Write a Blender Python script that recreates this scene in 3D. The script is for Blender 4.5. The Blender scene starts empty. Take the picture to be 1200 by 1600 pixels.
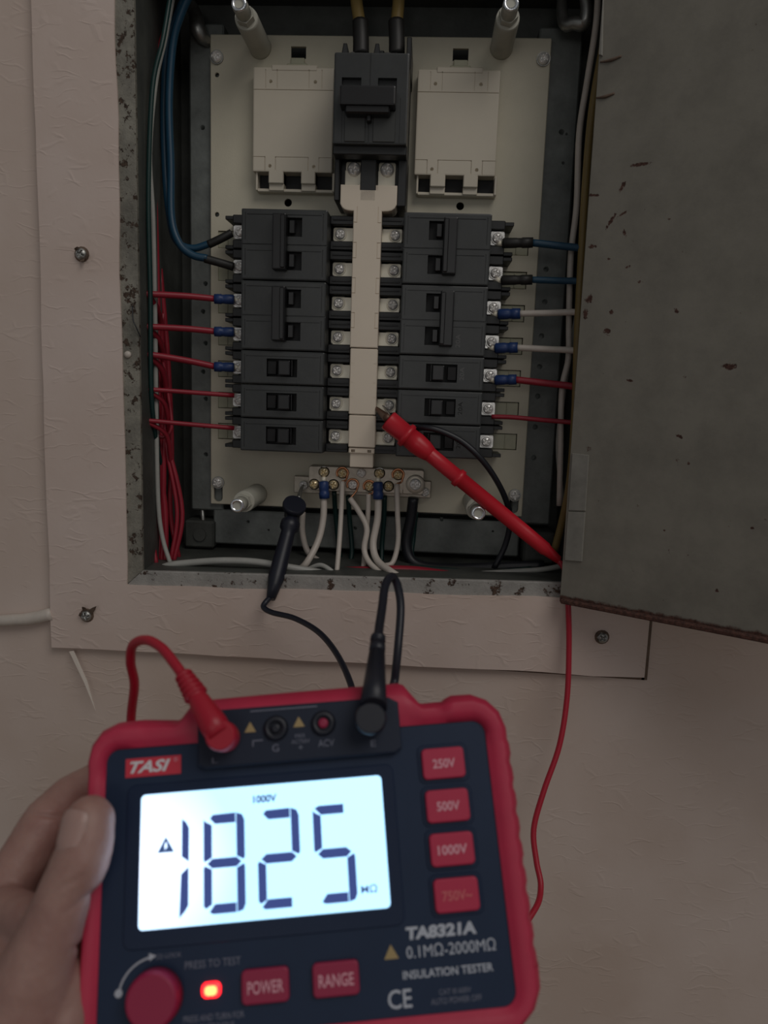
import bpy, bmesh, math, random
from mathutils import Vector, Matrix, noise
random.seed(7)
PI = math.pi
S = 0.001                                    # everything below is written in millimetres
sc = bpy.context.scene
COL = sc.collection

# ------------------------------------------------------------------ camera
F = 1200.0
_n = Vector((67, -187, F)).normalized()
_d = Vector((-262, 7600, F)); _d = (_d - _n * _n.dot(_d)).normalized()
_x = _d.cross(_n)
cam_right = Vector((_x.x, _n.x, -_d.x)); cam_down = Vector((_x.y, _n.y, -_d.y)); cam_fwd = Vector((_x.z, _n.z, -_d.z))
CAM = Vector((0, -600, 0))
cd = bpy.data.cameras.new('camera'); cam = bpy.data.objects.new('camera', cd); COL.objects.link(cam)
m = Matrix((cam_right, -cam_down, -cam_fwd)).transposed().to_4x4(); m.translation = CAM * S
cam.matrix_world = m
cd.sensor_fit = 'HORIZONTAL'; cd.sensor_width = 36; cd.lens = 36; cd.clip_start = .01; cd.clip_end = 50
cd.dof.use_dof = True; cd.dof.focus_distance = .565; cd.dof.aperture_fstop = 15
sc.camera = cam
# ------------------------------------------------------------------ light and exposure
w = bpy.data.worlds.new('world'); sc.world = w; w.use_nodes = True
bg = w.node_tree.nodes['Background']; bg.inputs[0].default_value = (.96, .98, 1, 1); bg.inputs[1].default_value = .12
def area(name, loc, target, size, power, color):
    l = bpy.data.lights.new(name, 'AREA'); l.shape = 'RECTANGLE'; l.size, l.size_y = size; l.energy = power; l.color = color
    o = bpy.data.objects.new(name, l); COL.objects.link(o); o.location = loc
    o.rotation_euler = (Vector(target) - Vector(loc)).to_track_quat('-Z', 'Y').to_euler(); return o
area('window_light', (.85, -1.35, 1.5), (0, 0, -.05), (1.3, 1.1), 11.0, (1, .95, .90))
area('reflection_fill', (-.12, -2.4, .22), (-.05, 0, .03), (.75, .55), 1.7, (1, .97, .93))  # unseen fill light added behind the camera for reflections in the metal
vs = sc.view_settings; vs.view_transform = 'Standard'; vs.look = 'None'; vs.gamma = 1; vs.exposure = 0; vs.use_curve_mapping = False

# ------------------------------------------------------------------ points in space
def ray(px, py):
    return (cam_right * (px - 600) + cam_down * (py - 800) + cam_fwd * F)
def at(px, py, y):                           # point of the plane y = const (mm) parallel to the wall
    r = ray(px, py); return CAM + r * ((600 + y) / r.y)
# tester frame: axes X right, Y into the tester, Z up its face
_M = ((.99650966, .07953534, -.02535024), (-.06640857, .93931562, .33656509), (.0505807, -.33370689, .94131892))
def _w(c): return cam_right * c[0] + cam_down * c[1] + cam_fwd * c[2]
TX = _w([r[0] for r in _M]); TZ = -_w([r[1] for r in _M]); TY = _w([r[2] for r in _M])
TO = CAM + ray(430, 1340) / F * 270
def tat(px, py, dep):                        # point (world, mm) of the plane lying `dep` behind the tester's face
    r = ray(px, py); return CAM + r * (((TO + TY * dep - CAM).dot(TY)) / r.dot(TY))
def tl(p):                                   # world mm -> tester local mm
    q = p - TO; return Vector((q.dot(TX), q.dot(TY), q.dot(TZ)))

# ------------------------------------------------------------------ materials
MATS = {}
def nodes(name):
    mt = bpy.data.materials.new(name); mt.use_nodes = True; MATS[name] = mt
    nt = mt.node_tree; return mt, nt, nt.nodes['Principled BSDF']
def N(nt, t, **k):
    n = nt.nodes.new(t)
    for a, b in k.items(): setattr(n, a, b)
    return n
def mat(name, col, rough=.5, metal=0, var=0, vscale=60, bump=0, bscale=300, spec=.5, emit=None, es=0, sss=0, col2=None, stretch=(1, 1, 1), coat=0):
    mt, nt, p = nodes(name); L = nt.links
    p.inputs['Base Color'].default_value = (*col, 1); p.inputs['Roughness'].default_value = rough; p.inputs['Metallic'].default_value = metal
    p.inputs['Specular IOR Level'].default_value = spec; p.inputs['Coat Weight'].default_value = coat
    if emit: p.inputs['Emission Color'].default_value = (*emit, 1); p.inputs['Emission Strength'].default_value = es
    if sss:
        p.inputs['Subsurface Weight'].default_value = sss; p.inputs['Subsurface Radius'].default_value = (1, .35, .2); p.inputs['Subsurface Scale'].default_value = .004
    if var or bump:
        tc = N(nt, 'ShaderNodeTexCoord'); mp = N(nt, 'ShaderNodeMapping'); mp.inputs['Scale'].default_value = stretch
        L.new(tc.outputs['Object'], mp.inputs['Vector'])
    if var:
        nz = N(nt, 'ShaderNodeTexNoise'); nz.inputs['Scale'].default_value = vscale; nz.inputs['Detail'].default_value = 5; nz.inputs['Roughness'].default_value = .65
        L.new(mp.outputs[0], nz.inputs['Vector'])
        rp = N(nt, 'ShaderNodeValToRGB'); rp.color_ramp.elements[0].position = .3; rp.color_ramp.elements[1].position = .7
        c2 = col2 or tuple(c * (1 - var) for c in col)
        rp.color_ramp.elements[0].color = (*c2, 1); rp.color_ramp.elements[1].color = (*[min(1, c * (1 + var * .3)) for c in col], 1)
        L.new(nz.outputs[0], rp.inputs[0]); L.new(rp.outputs[0], p.inputs['Base Color'])
    if bump:
        nb = N(nt, 'ShaderNodeTexNoise'); nb.inputs['Scale'].default_value = bscale; nb.inputs['Detail'].default_value = 4
        L.new(mp.outputs[0], nb.inputs['Vector'])
        bp = N(nt, 'ShaderNodeBump'); bp.inputs['Strength'].default_value = bump; bp.inputs['Distance'].default_value = .0006
        L.new(nb.outputs[0], bp.inputs['Height']); L.new(bp.outputs[0], p.inputs['Normal'])
    return mt
def rusty(name, col, rust, thr, scale, rough=.6, metal=0, spots=(), low=None, bump=.3, grime=.25):
    """paint or zinc with rust where a noise passes thr, in given blotches (x,z,rx,rz,ang in m) and below local height `low`"""
    mt, nt, p = nodes(name); L = nt.links
    tc = N(nt, 'ShaderNodeTexCoord'); v = tc.outputs['Object']
    def nz(s, d=6, r=.7):
        n = N(nt, 'ShaderNodeTexNoise'); n.inputs['Scale'].default_value = s; n.inputs['Detail'].default_value = d; n.inputs['Roughness'].default_value = r
        L.new(v, n.inputs['Vector']); return n.outputs[0]
    def ma(op, a, b=None, c=None):
        n = N(nt, 'ShaderNodeMath', operation=op)
        for i, q in enumerate((a, b, c)):
            if q is None: continue
            if isinstance(q, (int, float)): n.inputs[i].default_value = q
            else: L.new(q, n.inputs[i])
        return n.outputs[0]
    def step(x, lo, hi):
        n = N(nt, 'ShaderNodeMapRange'); n.inputs['From Min'].default_value = lo; n.inputs['From Max'].default_value = hi
        L.new(x, n.inputs['Value']); return n.outputs[0]
    mask = step(nz(scale), thr, thr + .035)
    fine = nz(420, 5, .75); sep = N(nt, 'ShaderNodeSeparateXYZ'); L.new(v, sep.inputs[0])
    for (x, z, rx, rz, a) in spots:
        ca, sa = math.cos(a), math.sin(a)
        dx = ma('SUBTRACT', sep.outputs[0], x); dz = ma('SUBTRACT', sep.outputs[2], z)
        u = ma('ADD', ma('MULTIPLY', dx, ca / rx), ma('MULTIPLY', dz, sa / rx)); q = ma('ADD', ma('MULTIPLY', dx, -sa / rz), ma('MULTIPLY', dz, ca / rz))
        d2 = ma('ADD', ma('MULTIPLY', u, u), ma('MULTIPLY', q, q))
        mask = ma('MAXIMUM', mask, step(ma('ADD', ma('MULTIPLY', d2, -.36), ma('MULTIPLY', fine, 2.2)), .78, .9))
    if low is not None:
        mask = ma('MAXIMUM', mask, step(ma('ADD', ma('MULTIPLY', ma('SUBTRACT', low, sep.outputs[2]), 160), nz(150)), .25, .5))
    base = N(nt, 'ShaderNodeMix', data_type='RGBA'); base.inputs[6].default_value = (*col, 1); base.inputs[7].default_value = (*[c * (1 - grime) for c in col], 1)
    L.new(step(nz(25), .4, .65), base.inputs[0])
    rc = N(nt, 'ShaderNodeMix', data_type='RGBA'); rc.inputs[6].default_value = (*rust, 1); rc.inputs[7].default_value = (*[c * .35 for c in rust], 1); L.new(step(fine, .4, .6), rc.inputs[0])
    mx = N(nt, 'ShaderNodeMix', data_type='RGBA'); L.new(mask, mx.inputs[0]); L.new(base.outputs[2], mx.inputs[6]); L.new(rc.outputs[2], mx.inputs[7]); L.new(mx.outputs[2], p.inputs['Base Color'])
    r = N(nt, 'ShaderNodeMapRange'); r.inputs['To Min'].default_value = rough; r.inputs['To Max'].default_value = .9; L.new(mask, r.inputs['Value']); L.new(r.outputs[0], p.inputs['Roughness'])
    if metal: L.new(ma('MULTIPLY', ma('SUBTRACT', 1, mask), metal), p.inputs['Metallic'])
    bp = N(nt, 'ShaderNodeBump'); bp.inputs['Strength'].default_value = bump; bp.inputs['Distance'].default_value = .0008
    L.new(ma('SUBTRACT', fine, ma('MULTIPLY', mask, .4)), bp.inputs['Height']); L.new(bp.outputs[0], p.inputs['Normal'])
    return mt
def wallpaper(name, col, amt=1.0):
    mt, nt, p = nodes(name); L = nt.links; p.inputs['Roughness'].default_value = .62; p.inputs['Specular IOR Level'].default_value = .35
    tc = N(nt, 'ShaderNodeTexCoord')
    nz0 = N(nt, 'ShaderNodeTexNoise'); nz0.inputs['Scale'].default_value = 45; nz0.inputs['Detail'].default_value = 2; L.new(tc.outputs['Object'], nz0.inputs['Vector'])
    wv = N(nt, 'ShaderNodeVectorMath', operation='MULTIPLY_ADD'); L.new(nz0.outputs['Color'], wv.inputs[0]); wv.inputs[1].default_value = (.016, .0, .016); L.new(tc.outputs['Object'], wv.inputs[2])
    mp = N(nt, 'ShaderNodeMapping'); mp.inputs['Scale'].default_value = (27, 1, 105); L.new(wv.outputs[0], mp.inputs['Vector'])
    vo = N(nt, 'ShaderNodeTexVoronoi', feature='DISTANCE_TO_EDGE'); vo.inputs['Scale'].default_value = 1; L.new(mp.outputs[0], vo.inputs['Vector'])
    e = N(nt, 'ShaderNodeMapRange'); e.inputs['From Min'].default_value = 0; e.inputs['From Max'].default_value = .075; e.inputs['To Min'].default_value = 1; e.inputs['To Max'].default_value = 0; L.new(vo.outputs['Distance'], e.inputs['Value'])
    nm = N(nt, 'ShaderNodeTexNoise'); nm.inputs['Scale'].default_value = 55; nm.inputs['Detail'].default_value = 2; L.new(tc.outputs['Object'], nm.inputs['Vector'])
    mk = N(nt, 'ShaderNodeMapRange'); mk.inputs['From Min'].default_value = .48; mk.inputs['From Max'].default_value = .62; L.new(nm.outputs[0], mk.inputs['Value'])
    mu = N(nt, 'ShaderNodeMath', operation='MULTIPLY'); L.new(e.outputs[0], mu.inputs[0]); L.new(mk.outputs[0], mu.inputs[1])
    nf = N(nt, 'ShaderNodeTexNoise'); nf.inputs['Scale'].default_value = 260; nf.inputs['Detail'].default_value = 3; L.new(tc.outputs['Object'], nf.inputs['Vector'])
    ad = N(nt, 'ShaderNodeMath', operation='MULTIPLY_ADD'); L.new(nf.outputs[0], ad.inputs[0]); ad.inputs[1].default_value = .35; L.new(mu.outputs[0], ad.inputs[2])
    bp = N(nt, 'ShaderNodeBump'); bp.inputs['Strength'].default_value = .42 * amt; bp.inputs['Distance'].default_value = .0008; L.new(ad.outputs[0], bp.inputs['Height']); L.new(bp.outputs[0], p.inputs['Normal'])
    ns = N(nt, 'ShaderNodeTexNoise'); ns.inputs['Scale'].default_value = 9; ns.inputs['Detail'].default_value = 6; L.new(tc.outputs['Object'], ns.inputs['Vector'])
    rp = N(nt, 'ShaderNodeValToRGB'); rp.color_ramp.elements[0].position = .35; rp.color_ramp.elements[1].position = .68
    rp.color_ramp.elements[0].color = (*[c * f for c, f in zip(col, (.86, .82, .78))], 1); rp.color_ramp.elements[1].color = (*col, 1); L.new(ns.outputs[0], rp.inputs[0]); L.new(rp.outputs[0], p.inputs['Base Color'])
    return mt

M_wall = wallpaper('wallpaper', (.68, .57, .51), .6); M_trimp = wallpaper('trim_wallpaper', (.70, .585, .53), .75)
M_floor = mat('floor_lino', (.25, .18, .12), .5, var=.3, vscale=8)
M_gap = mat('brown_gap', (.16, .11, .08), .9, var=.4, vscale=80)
M_box = mat('grey_box_paint', (.075, .08, .072), .55, var=.4, vscale=35, bump=.25)
M_rail = mat('rail_zinc', (.17, .185, .175), .5, var=.35, vscale=60, bump=.3)
M_flange = rusty('rusty_flange', (.29, .275, .23), (.085, .055, .038), .545, 130, .6, bump=.7, grime=.55)
M_lip = rusty('pitted_lip', (.40, .385, .36), (.10, .06, .042), .575, 110, .55, bump=.7, grime=.35)
M_plate = mat('cream_plate', (.65, .605, .475), .42, var=.12, vscale=14, bump=.12, bscale=900)
M_blank = mat('cream_plastic', (.66, .60, .49), .38, var=.05, vscale=20, bump=.05)
M_cover = mat('bus_cover_plastic', (.80, .70, .57), .42, var=.05, vscale=20)
M_clip = mat('clip_plastic', (.50, .49, .36), .45, var=.15, vscale=60)
M_black = mat('breaker_black', (.017, .018, .019), .42, var=.25, vscale=30, bump=.08, bscale=700, spec=.5)
M_face = mat('breaker_face', (.040, .043, .043), .36, var=.3, vscale=40, bump=.08, bscale=500, spec=.5)
M_slot = mat('slot_black', (.004, .004, .005), .6)
M_hand = mat('handle_black', (.011, .011, .012), .34)
M_mark = mat('grey_print', (.13, .13, .13), .6)
M_steel = mat('steel', (.95, .93, .90), .25, .4, bump=.1, bscale=900)
M_tin = mat('tinned_strip', (.98, .92, .76), .35, .15, bump=.1)
M_brass = mat('zinc_brass', (.86, .72, .46), .28, .65, bump=.15, bscale=900)
M_dark_steel = mat('dull_steel', (.42, .42, .40), .4, .85, var=.3, vscale=150)
M_chrome = mat('standoff_steel', (.9, .92, .95), .18, 1)
M_stand = mat('standoff_grey', (.50, .49, .42), .42, var=.1, vscale=60)
M_nb = mat('terminal_bar_tin', (.52, .47, .39), .38, .5, var=.2, vscale=90, bump=.2)
M_copper = mat('copper', (.75, .36, .2), .35, 1)
M_lug = mat('blue_lug', (.016, .045, .16), .42)
def wire(n, c, r=.42): return mat('wire_' + n, c, r, var=.12, vscale=80)
W_red = wire('red', (.32, .016, .033)); W_white = wire('white', (.60, .54, .48)); W_blue = wire('blue', (.008, .055, .105)); W_green = wire('green', (.006, .035, .032))
W_black = wire('black', (.014, .015, .02), .4); W_yellow = wire('yellow', (.26, .18, .06)); W_grey = wire('grey', (.42, .42, .39)); W_sleeve = wire('sleeve', (.018, .017, .016), .5)
M_lead_red = mat('lead_red', (.42, .010, .030), .4); M_lead_red2 = mat('probe_red', (.58, .015, .03), .36, bump=.06)
M_lead_blk = mat('lead_black', (.010, .012, .022), .42)
M_case = mat('case_red_rubber', (.54, .025, .075), .5, var=.1, vscale=90, bump=.1)  # red rubber made pinker, with glare painted into its colour
M_panel = mat('panel_dark', (.013, .028, .066), .5, spec=.3, var=.1, vscale=40, bump=.05, bscale=900)  # dark grey panel; the lit screen's blue haze is put into its colour
M_panel2 = mat('socket_panel_dark', (.014, .021, .042), .5, spec=.3)
M_bez = mat('screen_bezel', (.008, .02, .055), .4, spec=.3)  # navy stands for screen haze painted into the dark bezel
M_btn = mat('button_red', (.50, .02, .07), .5, bump=.05)
M_knob = mat('knob_maroon', (.33, .012, .06), .5)
M_print = mat('print_white', (.50, .53, .60), .6); M_print2 = mat('print_dim', (.17, .18, .24), .6); M_btnprint = mat('button_print', (.75, .38, .45), .6); M_btndim = mat('button_print_dim', (.62, .14, .15), .6)
M_warn = mat('print_amber', (.40, .29, .13), .6); M_badge = mat('badge_red', (.62, .03, .06), .45)
M_lcdseg = mat('lcd_segment', (.02, .03, .10), .4, emit=(.035, .06, .22), es=.9)
M_lcdlt = mat('lcd_light_mark', (.1, .2, .3), .4, emit=(.25, .5, .62), es=1.0)
M_led = mat('led_red', (.8, .05, .02), .3, emit=(1, .012, .02), es=3); M_ledc = mat('led_core', (.9, .5, .2), .3, emit=(1, .45, .12), es=2)
def skin():
    mt = mat('skin', (.40, .245, .205), .5, var=.16, vscale=60, bump=.35, bscale=420, sss=.25, col2=(.33, .175, .15)); return mt
M_skin = skin(); M_nail = mat('nail', (.44, .28, .245), .35, sss=.1)
# backlit display: brightest beside its lamp at the left edge
mt, nt, p = nodes('lcd_backlight'); L = nt.links; tc = N(nt, 'ShaderNodeTexCoord'); vm = N(nt, 'ShaderNodeVectorMath', operation='DISTANCE'); vm.inputs[1].default_value = (-.047, 0, .001)
L.new(tc.outputs['Object'], vm.inputs[0]); mr = N(nt, 'ShaderNodeMapRange'); mr.inputs['From Min'].default_value = 0; mr.inputs['From Max'].default_value = .034; mr.inputs['To Min'].default_value = 1; mr.inputs['To Max'].default_value = 0
L.new(vm.outputs['Value'], mr.inputs['Value']); mx = N(nt, 'ShaderNodeMix', data_type='RGBA'); mx.inputs[6].default_value = (.48, .88, 1.25, 1); mx.inputs[7].default_value = (1.1, 1.25, 1.6, 1); L.new(mr.outputs[0], mx.inputs[0])
p.inputs['Base Color'].default_value = (.1, .12, .13, 1); L.new(mx.outputs[2], p.inputs['Emission Color']); p.inputs['Emission Strength'].default_value = 1.4
M_lcd = mt

# ------------------------------------------------------------------ mesh building
class MB:
    def __init__(s): s.bm = bmesh.new()
    def _add(s, verts, faces, M=None, smooth=False):
        vs_ = [s.bm.verts.new((M @ Vector(v)) if M else Vector(v)) for v in verts]; out = []
        for f in faces:
            try: fc = s.bm.faces.new([vs_[i] for i in f]); fc.smooth = smooth; out.append(fc)
            except ValueError: pass
        return out
    def merge(s, o):
        me = bpy.data.meshes.new('t'); o.bm.to_mesh(me); o.bm.free(); s.bm.from_mesh(me); bpy.data.meshes.remove(me); return s
    def box(s, x0, x1, y0, y1, z0, z1, bv=0, seg=1, M=None):
        t = bmesh.new(); bmesh.ops.create_cube(t, size=1)
        for v in t.verts: v.co = Vector(((x0 + x1) / 2 + v.co.x * (x1 - x0), (y0 + y1) / 2 + v.co.y * (y1 - y0), (z0 + z1) / 2 + v.co.z * (z1 - z0)))
        if bv: bmesh.ops.bevel(t, geom=list(t.edges), offset=bv, segments=seg, affect='EDGES', profile=.6)
        if M: bmesh.ops.transform(t, matrix=M, verts=t.verts)
        me = bpy.data.meshes.new('t'); t.to_mesh(me); t.free(); s.bm.from_mesh(me); bpy.data.meshes.remove(me); return s
    def prism(s, pts, y0, y1, bv=0, seg=2, M=None):        # pts in x,z, extruded from y0 (front) to y1 (back), front edges rounded
        t = bmesh.new(); a = [t.verts.new((x, y0, z)) for x, z in pts]; b = [t.verts.new((x, y1, z)) for x, z in pts]; n = len(pts)
        fr = t.faces.new(a); t.faces.new(b[::-1])
        for i in range(n): t.faces.new([a[i], b[i], b[(i + 1) % n], a[(i + 1) % n]])
        bmesh.ops.recalc_face_normals(t, faces=t.faces)
        if bv: bmesh.ops.bevel(t, geom=list(fr.edges), offset=bv, segments=seg, affect='EDGES', profile=.5)
        if M: bmesh.ops.transform(t, matrix=M, verts=t.verts)
        me = bpy.data.meshes.new('t'); t.to_mesh(me); t.free(); s.bm.from_mesh(me); bpy.data.meshes.remove(me); return s
    def lathe(s, prof, p0, axis, n=24, smooth=True):        # prof = [(distance along axis, radius)]
        ax = Vector(axis).normalized(); u = ax.orthogonal().normalized(); v = ax.cross(u); p0 = Vector(p0); vs_, fs = [], []
        for d, r in prof:
            for k in range(n): a = 2 * PI * k / n; vs_.append(p0 + ax * d + (u * math.cos(a) + v * math.sin(a)) * max(r, .001))
        for i in range(len(prof) - 1):
            for k in range(n): fs.append((i * n + k, i * n + (k + 1) % n, (i + 1) * n + (k + 1) % n, (i + 1) * n + k))
        fs.append(tuple(range(n))[::-1]); fs.append(tuple(range((len(prof) - 1) * n, len(prof) * n)))
        for f in s._add(vs_, fs, smooth=smooth)[-2:]: f.smooth = False
        return s
    def cyl(s, p0, p1, r, n=20, r2=None):
        p0, p1 = Vector(p0), Vector(p1); return s.lathe([(0, r), ((p1 - p0).length, r if r2 is None else r2)], p0, p1 - p0, n)
    def tube(s, pts, r, n=10, sub=6):
        pts = [Vector(p_) for p_ in pts]; q = []
        if len(pts) > 2:
            e = [pts[0] * 2 - pts[1]] + pts + [pts[-1] * 2 - pts[-2]]
            for i in range(1, len(e) - 2):
                for k in range(sub):
                    t = k / sub; a, b, c, d = e[i - 1], e[i], e[i + 1], e[i + 2]
                    q.append(.5 * ((2 * b) + (c - a) * t + (2 * a - 5 * b + 4 * c - d) * t * t + (3 * b - a - 3 * c + d) * t ** 3))
            q.append(pts[-1])
        else: q = pts
        rr = r if isinstance(r, (list, tuple)) else None
        tg = [(q[min(i + 1, len(q) - 1)] - q[max(i - 1, 0)]).normalized() for i in range(len(q))]
        u = tg[0].orthogonal().normalized(); vs_, fs = [], []
        for i, (p_, t) in enumerate(zip(q, tg)):
            u = (u - t * u.dot(t)).normalized(); v = t.cross(u)
            R = r if rr is None else rr[min(int(i / sub), len(rr) - 1)] + (rr[min(int(i / sub) + 1, len(rr) - 1)] - rr[min(int(i / sub), len(rr) - 1)]) * ((i / sub) % 1)
            for k in range(n): a = 2 * PI * k / n; vs_.append(p_ + (u * math.cos(a) + v * math.sin(a)) * R)
        for i in range(len(q) - 1):
            for k in range(n): fs.append((i * n + k, i * n + (k + 1) % n, (i + 1) * n + (k + 1) % n, (i + 1) * n + k))
        fs.append(tuple(range(n))[::-1]); fs.append(tuple(range((len(q) - 1) * n, len(q) * n)))
        s._add(vs_, fs, smooth=True); return s
    def mesh(s, name, mt):
        bmesh.ops.recalc_face_normals(s.bm, faces=s.bm.faces)
        me = bpy.data.meshes.new(name); bmesh.ops.scale(s.bm, vec=(S, S, S), verts=s.bm.verts); s.bm.to_mesh(me); s.bm.free(); me.materials.append(mt); return me
def obj(name, mb, mt, parent=None, label=None, loc=None):
    me = mb.mesh(name, mt) if isinstance(mb, MB) else mb
    o = bpy.data.objects.new(name, me); COL.objects.link(o)
    if parent: o.parent = parent
    if loc is not None: o.location = Vector(loc) * S
    if label: o['label'] = label
    return o
def tag(o, label, cat, group=None):
    o['label'] = label; o['category'] = cat
    if group: o['group'] = group
    return o
def empty(name, label, cat, loc=(0, 0, 0), group=None):
    o = bpy.data.objects.new(name, None); COL.objects.link(o); o.location = Vector(loc) * S; o.empty_display_size = .01; return tag(o, label, cat, group)
def struct(o): o['kind'] = 'structure'; return o
def copy_tree(o, parent=None):
    c = o.copy(); COL.objects.link(c); c.parent = parent
    for ch in list(o.children): copy_tree(ch, c)
    return c
def rrect(x0, x1, z0, z1, r, n=5):
    out = []
    for cx, cz, a0 in ((x1 - r, z1 - r, 0), (x0 + r, z1 - r, 90), (x0 + r, z0 + r, 180), (x1 - r, z0 + r, 270)):
        for k in range(n + 1): a = math.radians(a0 + 90 * k / n); out.append((cx + r * math.cos(a), cz + r * math.sin(a)))
    return out
def carve(o, cutter):                        # cut holes once, then drop the cutter
    c = obj('cutter', cutter, M_slot); K = Matrix.Scale(1000, 4); o.data.transform(K); c.data.transform(K); c.parent = o; md = o.modifiers.new('b', 'BOOLEAN'); md.object = c; md.operation = 'DIFFERENCE'; md.solver = 'EXACT'; md.use_self = True
    dg = bpy.context.evaluated_depsgraph_get(); me = bpy.data.meshes.new_from_object(o.evaluated_get(dg)); o.modifiers.clear(); old = o.data; me.transform(Matrix.Scale(.001, 4)); o.data = me; bpy.data.meshes.remove(old)
    cm = c.data; bpy.data.objects.remove(c); bpy.data.meshes.remove(cm); return o

# ================================================================== THE SETTING
WY = -66                                     # wall face; the box is let into the wall
wb = MB()
X0, X1, Z0, Z1 = -216, 126, -150, 300
for b in ((-1500, X0, -1100, 900), (X1, 1500, -1100, 900), (X0, X1, -1100, Z0), (X0, X1, Z1, 900)): wb.box(b[0], b[1], WY, 60, b[2], b[3])
struct(obj('wall_back', wb, M_wall))
struct(obj('floor', MB().box(-1500, 1500, -2600, 60, -1120, -1100), M_floor))
# papered board round the box, 6 mm proud of the wall
def edge(a, b, n, amp, seed):
    out = []
    for i in range(n):
        t = i / n; p_ = Vector(a).lerp(Vector(b), t); j = noise.noise(Vector((p_.x * .02, p_.y * .02, seed))) * amp if i else 0; out.append((p_.x + (j if abs(a[0] - b[0]) < abs(a[1] - b[1]) else 0), p_.y + (j if abs(a[0] - b[0]) > abs(a[1] - b[1]) else 0)))
    return out
outer = edge((-265.5, 350), (-267.3, -194.5), 26, 1.2, 1) + edge((-267.3, -194.5), (162, -194), 24, 1.6, 2) + edge((162, -194), (163, 350), 12, .8, 3) + edge((163, 350), (-265.5, 350), 12, .5, 4)
inner = edge((-211.5, 287), (-210, -144.5), 26, 1.8, 5) + edge((-210, -144.5), (124, -138.2), 24, 1.4, 6) + edge((124, -138.2), (124, 287), 12, .8, 7) + edge((124, 287), (-211.5, 287), 12, .5, 8)
t = MB(); n = len(outer); vsx = [(x, -72, z) for x, z in outer] + [(x, -72, z) for x, z in inner] + [(x, WY, z) for x, z in outer] + [(x, WY, z) for x, z in inner]; fs = []
for i in range(n):
    j = (i + 1) % n; fs += [(i, j, n + j, n + i), (2 * n + i, 2 * n + j, j, i), (n + i, n + j, 3 * n + j, 3 * n + i)]
t._add(vsx, fs)
trim = struct(obj('trim_1', t, M_trimp))
# brown shadow-gap filler strips at the open right part of the board's edge
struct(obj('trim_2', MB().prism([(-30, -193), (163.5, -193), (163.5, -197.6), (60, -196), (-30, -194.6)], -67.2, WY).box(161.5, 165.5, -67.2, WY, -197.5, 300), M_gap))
# dried crease of the paper near the right corner
def screwhead(mb, c, r, ax=(0, -1, 0), h=2.2):
    return mb.lathe([(0, r * .98), (.35 * h, r), (.7 * h, r * .82), (h, r * .45), (h * 1.04, .05)], c, ax, 20)
def cross_cut(c, r, h, ang):
    m_ = MB(); T = Matrix.Translation(Vector(c)) @ Matrix.Rotation(ang, 4, 'Y')
    a, b = r * .66, r * .15; m_.prism([(a, b), (b, b), (b, a), (-b, a), (-b, b), (-a, b), (-a, -b), (-b, -b), (-b, -a), (b, -a), (b, -b), (a, -b)], -h * 1.4, -h * .4, M=T); return m_
HEAD = {}
def head_mesh(key, r, h, ang, mt):
    if key not in HEAD:
        o = obj('screw', screwhead(MB(), (0, 0, 0), r, h=h), mt); carve(o, cross_cut((0, 0, 0), r, h, ang)); HEAD[key] = o.data
        for p_ in HEAD[key].polygons: p_.use_smooth = True
        HEAD[key].materials.clear(); HEAD[key].materials.append(mt); bpy.data.objects.remove(o)
    return HEAD[key]
for k, (px, py) in enumerate(((127, 397), (135, 962), (941, 996))):
    c = at(px, py, -73); s_ = obj('screw', head_mesh(('rs', k), 3.9, 2.4, .4 + k, M_dark_steel), M_dark_steel, trim, 'tarnished screw through the papered board', c)
    f = MB(); rnd = random.Random(k * 5 + 1)
    for a, ln in (((-.3, 7), (-1.3, 6), (2.2, 4)), ((.75, 13), (1.7, 8), (2.8, 4)), ((2.5, 6), (1.2, 5), (-2.6, 4)))[k]:   # torn paper shreds curling off the hole
        d = Vector((math.cos(a), 0, math.sin(a))); q = Vector((-d.z, 0, d.x)); b_ = d * 2.6
        f._add([b_ + q * 2.2, b_ - q * 2.2, b_ + d * ln * .5 - q * 1.3 + Vector((0, -2.2, 0)), d * ln + Vector((0, -4.2, 0)), b_ + d * ln * .5 + q * 1.2 + Vector((0, -2.6, 0))], [(0, 1, 2, 3, 4)])
        f._add([b_ + q * 1.3 + Vector((0, .4, 0)), b_ - q * 1.3 + Vector((0, .4, 0)), d * ln + Vector((0, -3.9, 0))], [(0, 1, 2)])
    f.lathe([(0, 5.2), (.5, 4.6), (.9, 3.9)], (0, .9, 0), (0, -1, 0), 14, False)
    obj('torn_paper', f, M_gap, s_, 'torn wallpaper round the screw')
# sliver of paper hanging below the left corner of the board
sv_ = [at(*q) for q in ((108, 1018, -71), (115, 1017, -71), (136, 1064, -73), (149, 1110, -74), (132, 1068, -73.5))]; t = MB()
t._add(sv_ + [q + Vector((0, .5, 0)) for q in sv_], [(0, 1, 2, 3, 4), (9, 8, 7, 6, 5)] + [(k, k + 5, (k + 1) % 5 + 5, (k + 1) % 5) for k in range(5)])
obj('paper_sliver', t, mat('sliver_white', (.74, .66, .58), .5), trim, 'thin pale sliver of torn wallpaper')
t = MB().tube([at(-260, 985, -72), at(-100, 978, -71.5), at(0, 970, -70.5), at(45, 967, -70), at(82.5, 959, -69.5)], [4, 4, 4.2, 4.6, 4.9], 14)
tag(obj('cable', t, W_white), 'thick white cable on the wall going under the papered board', 'cable')

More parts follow.
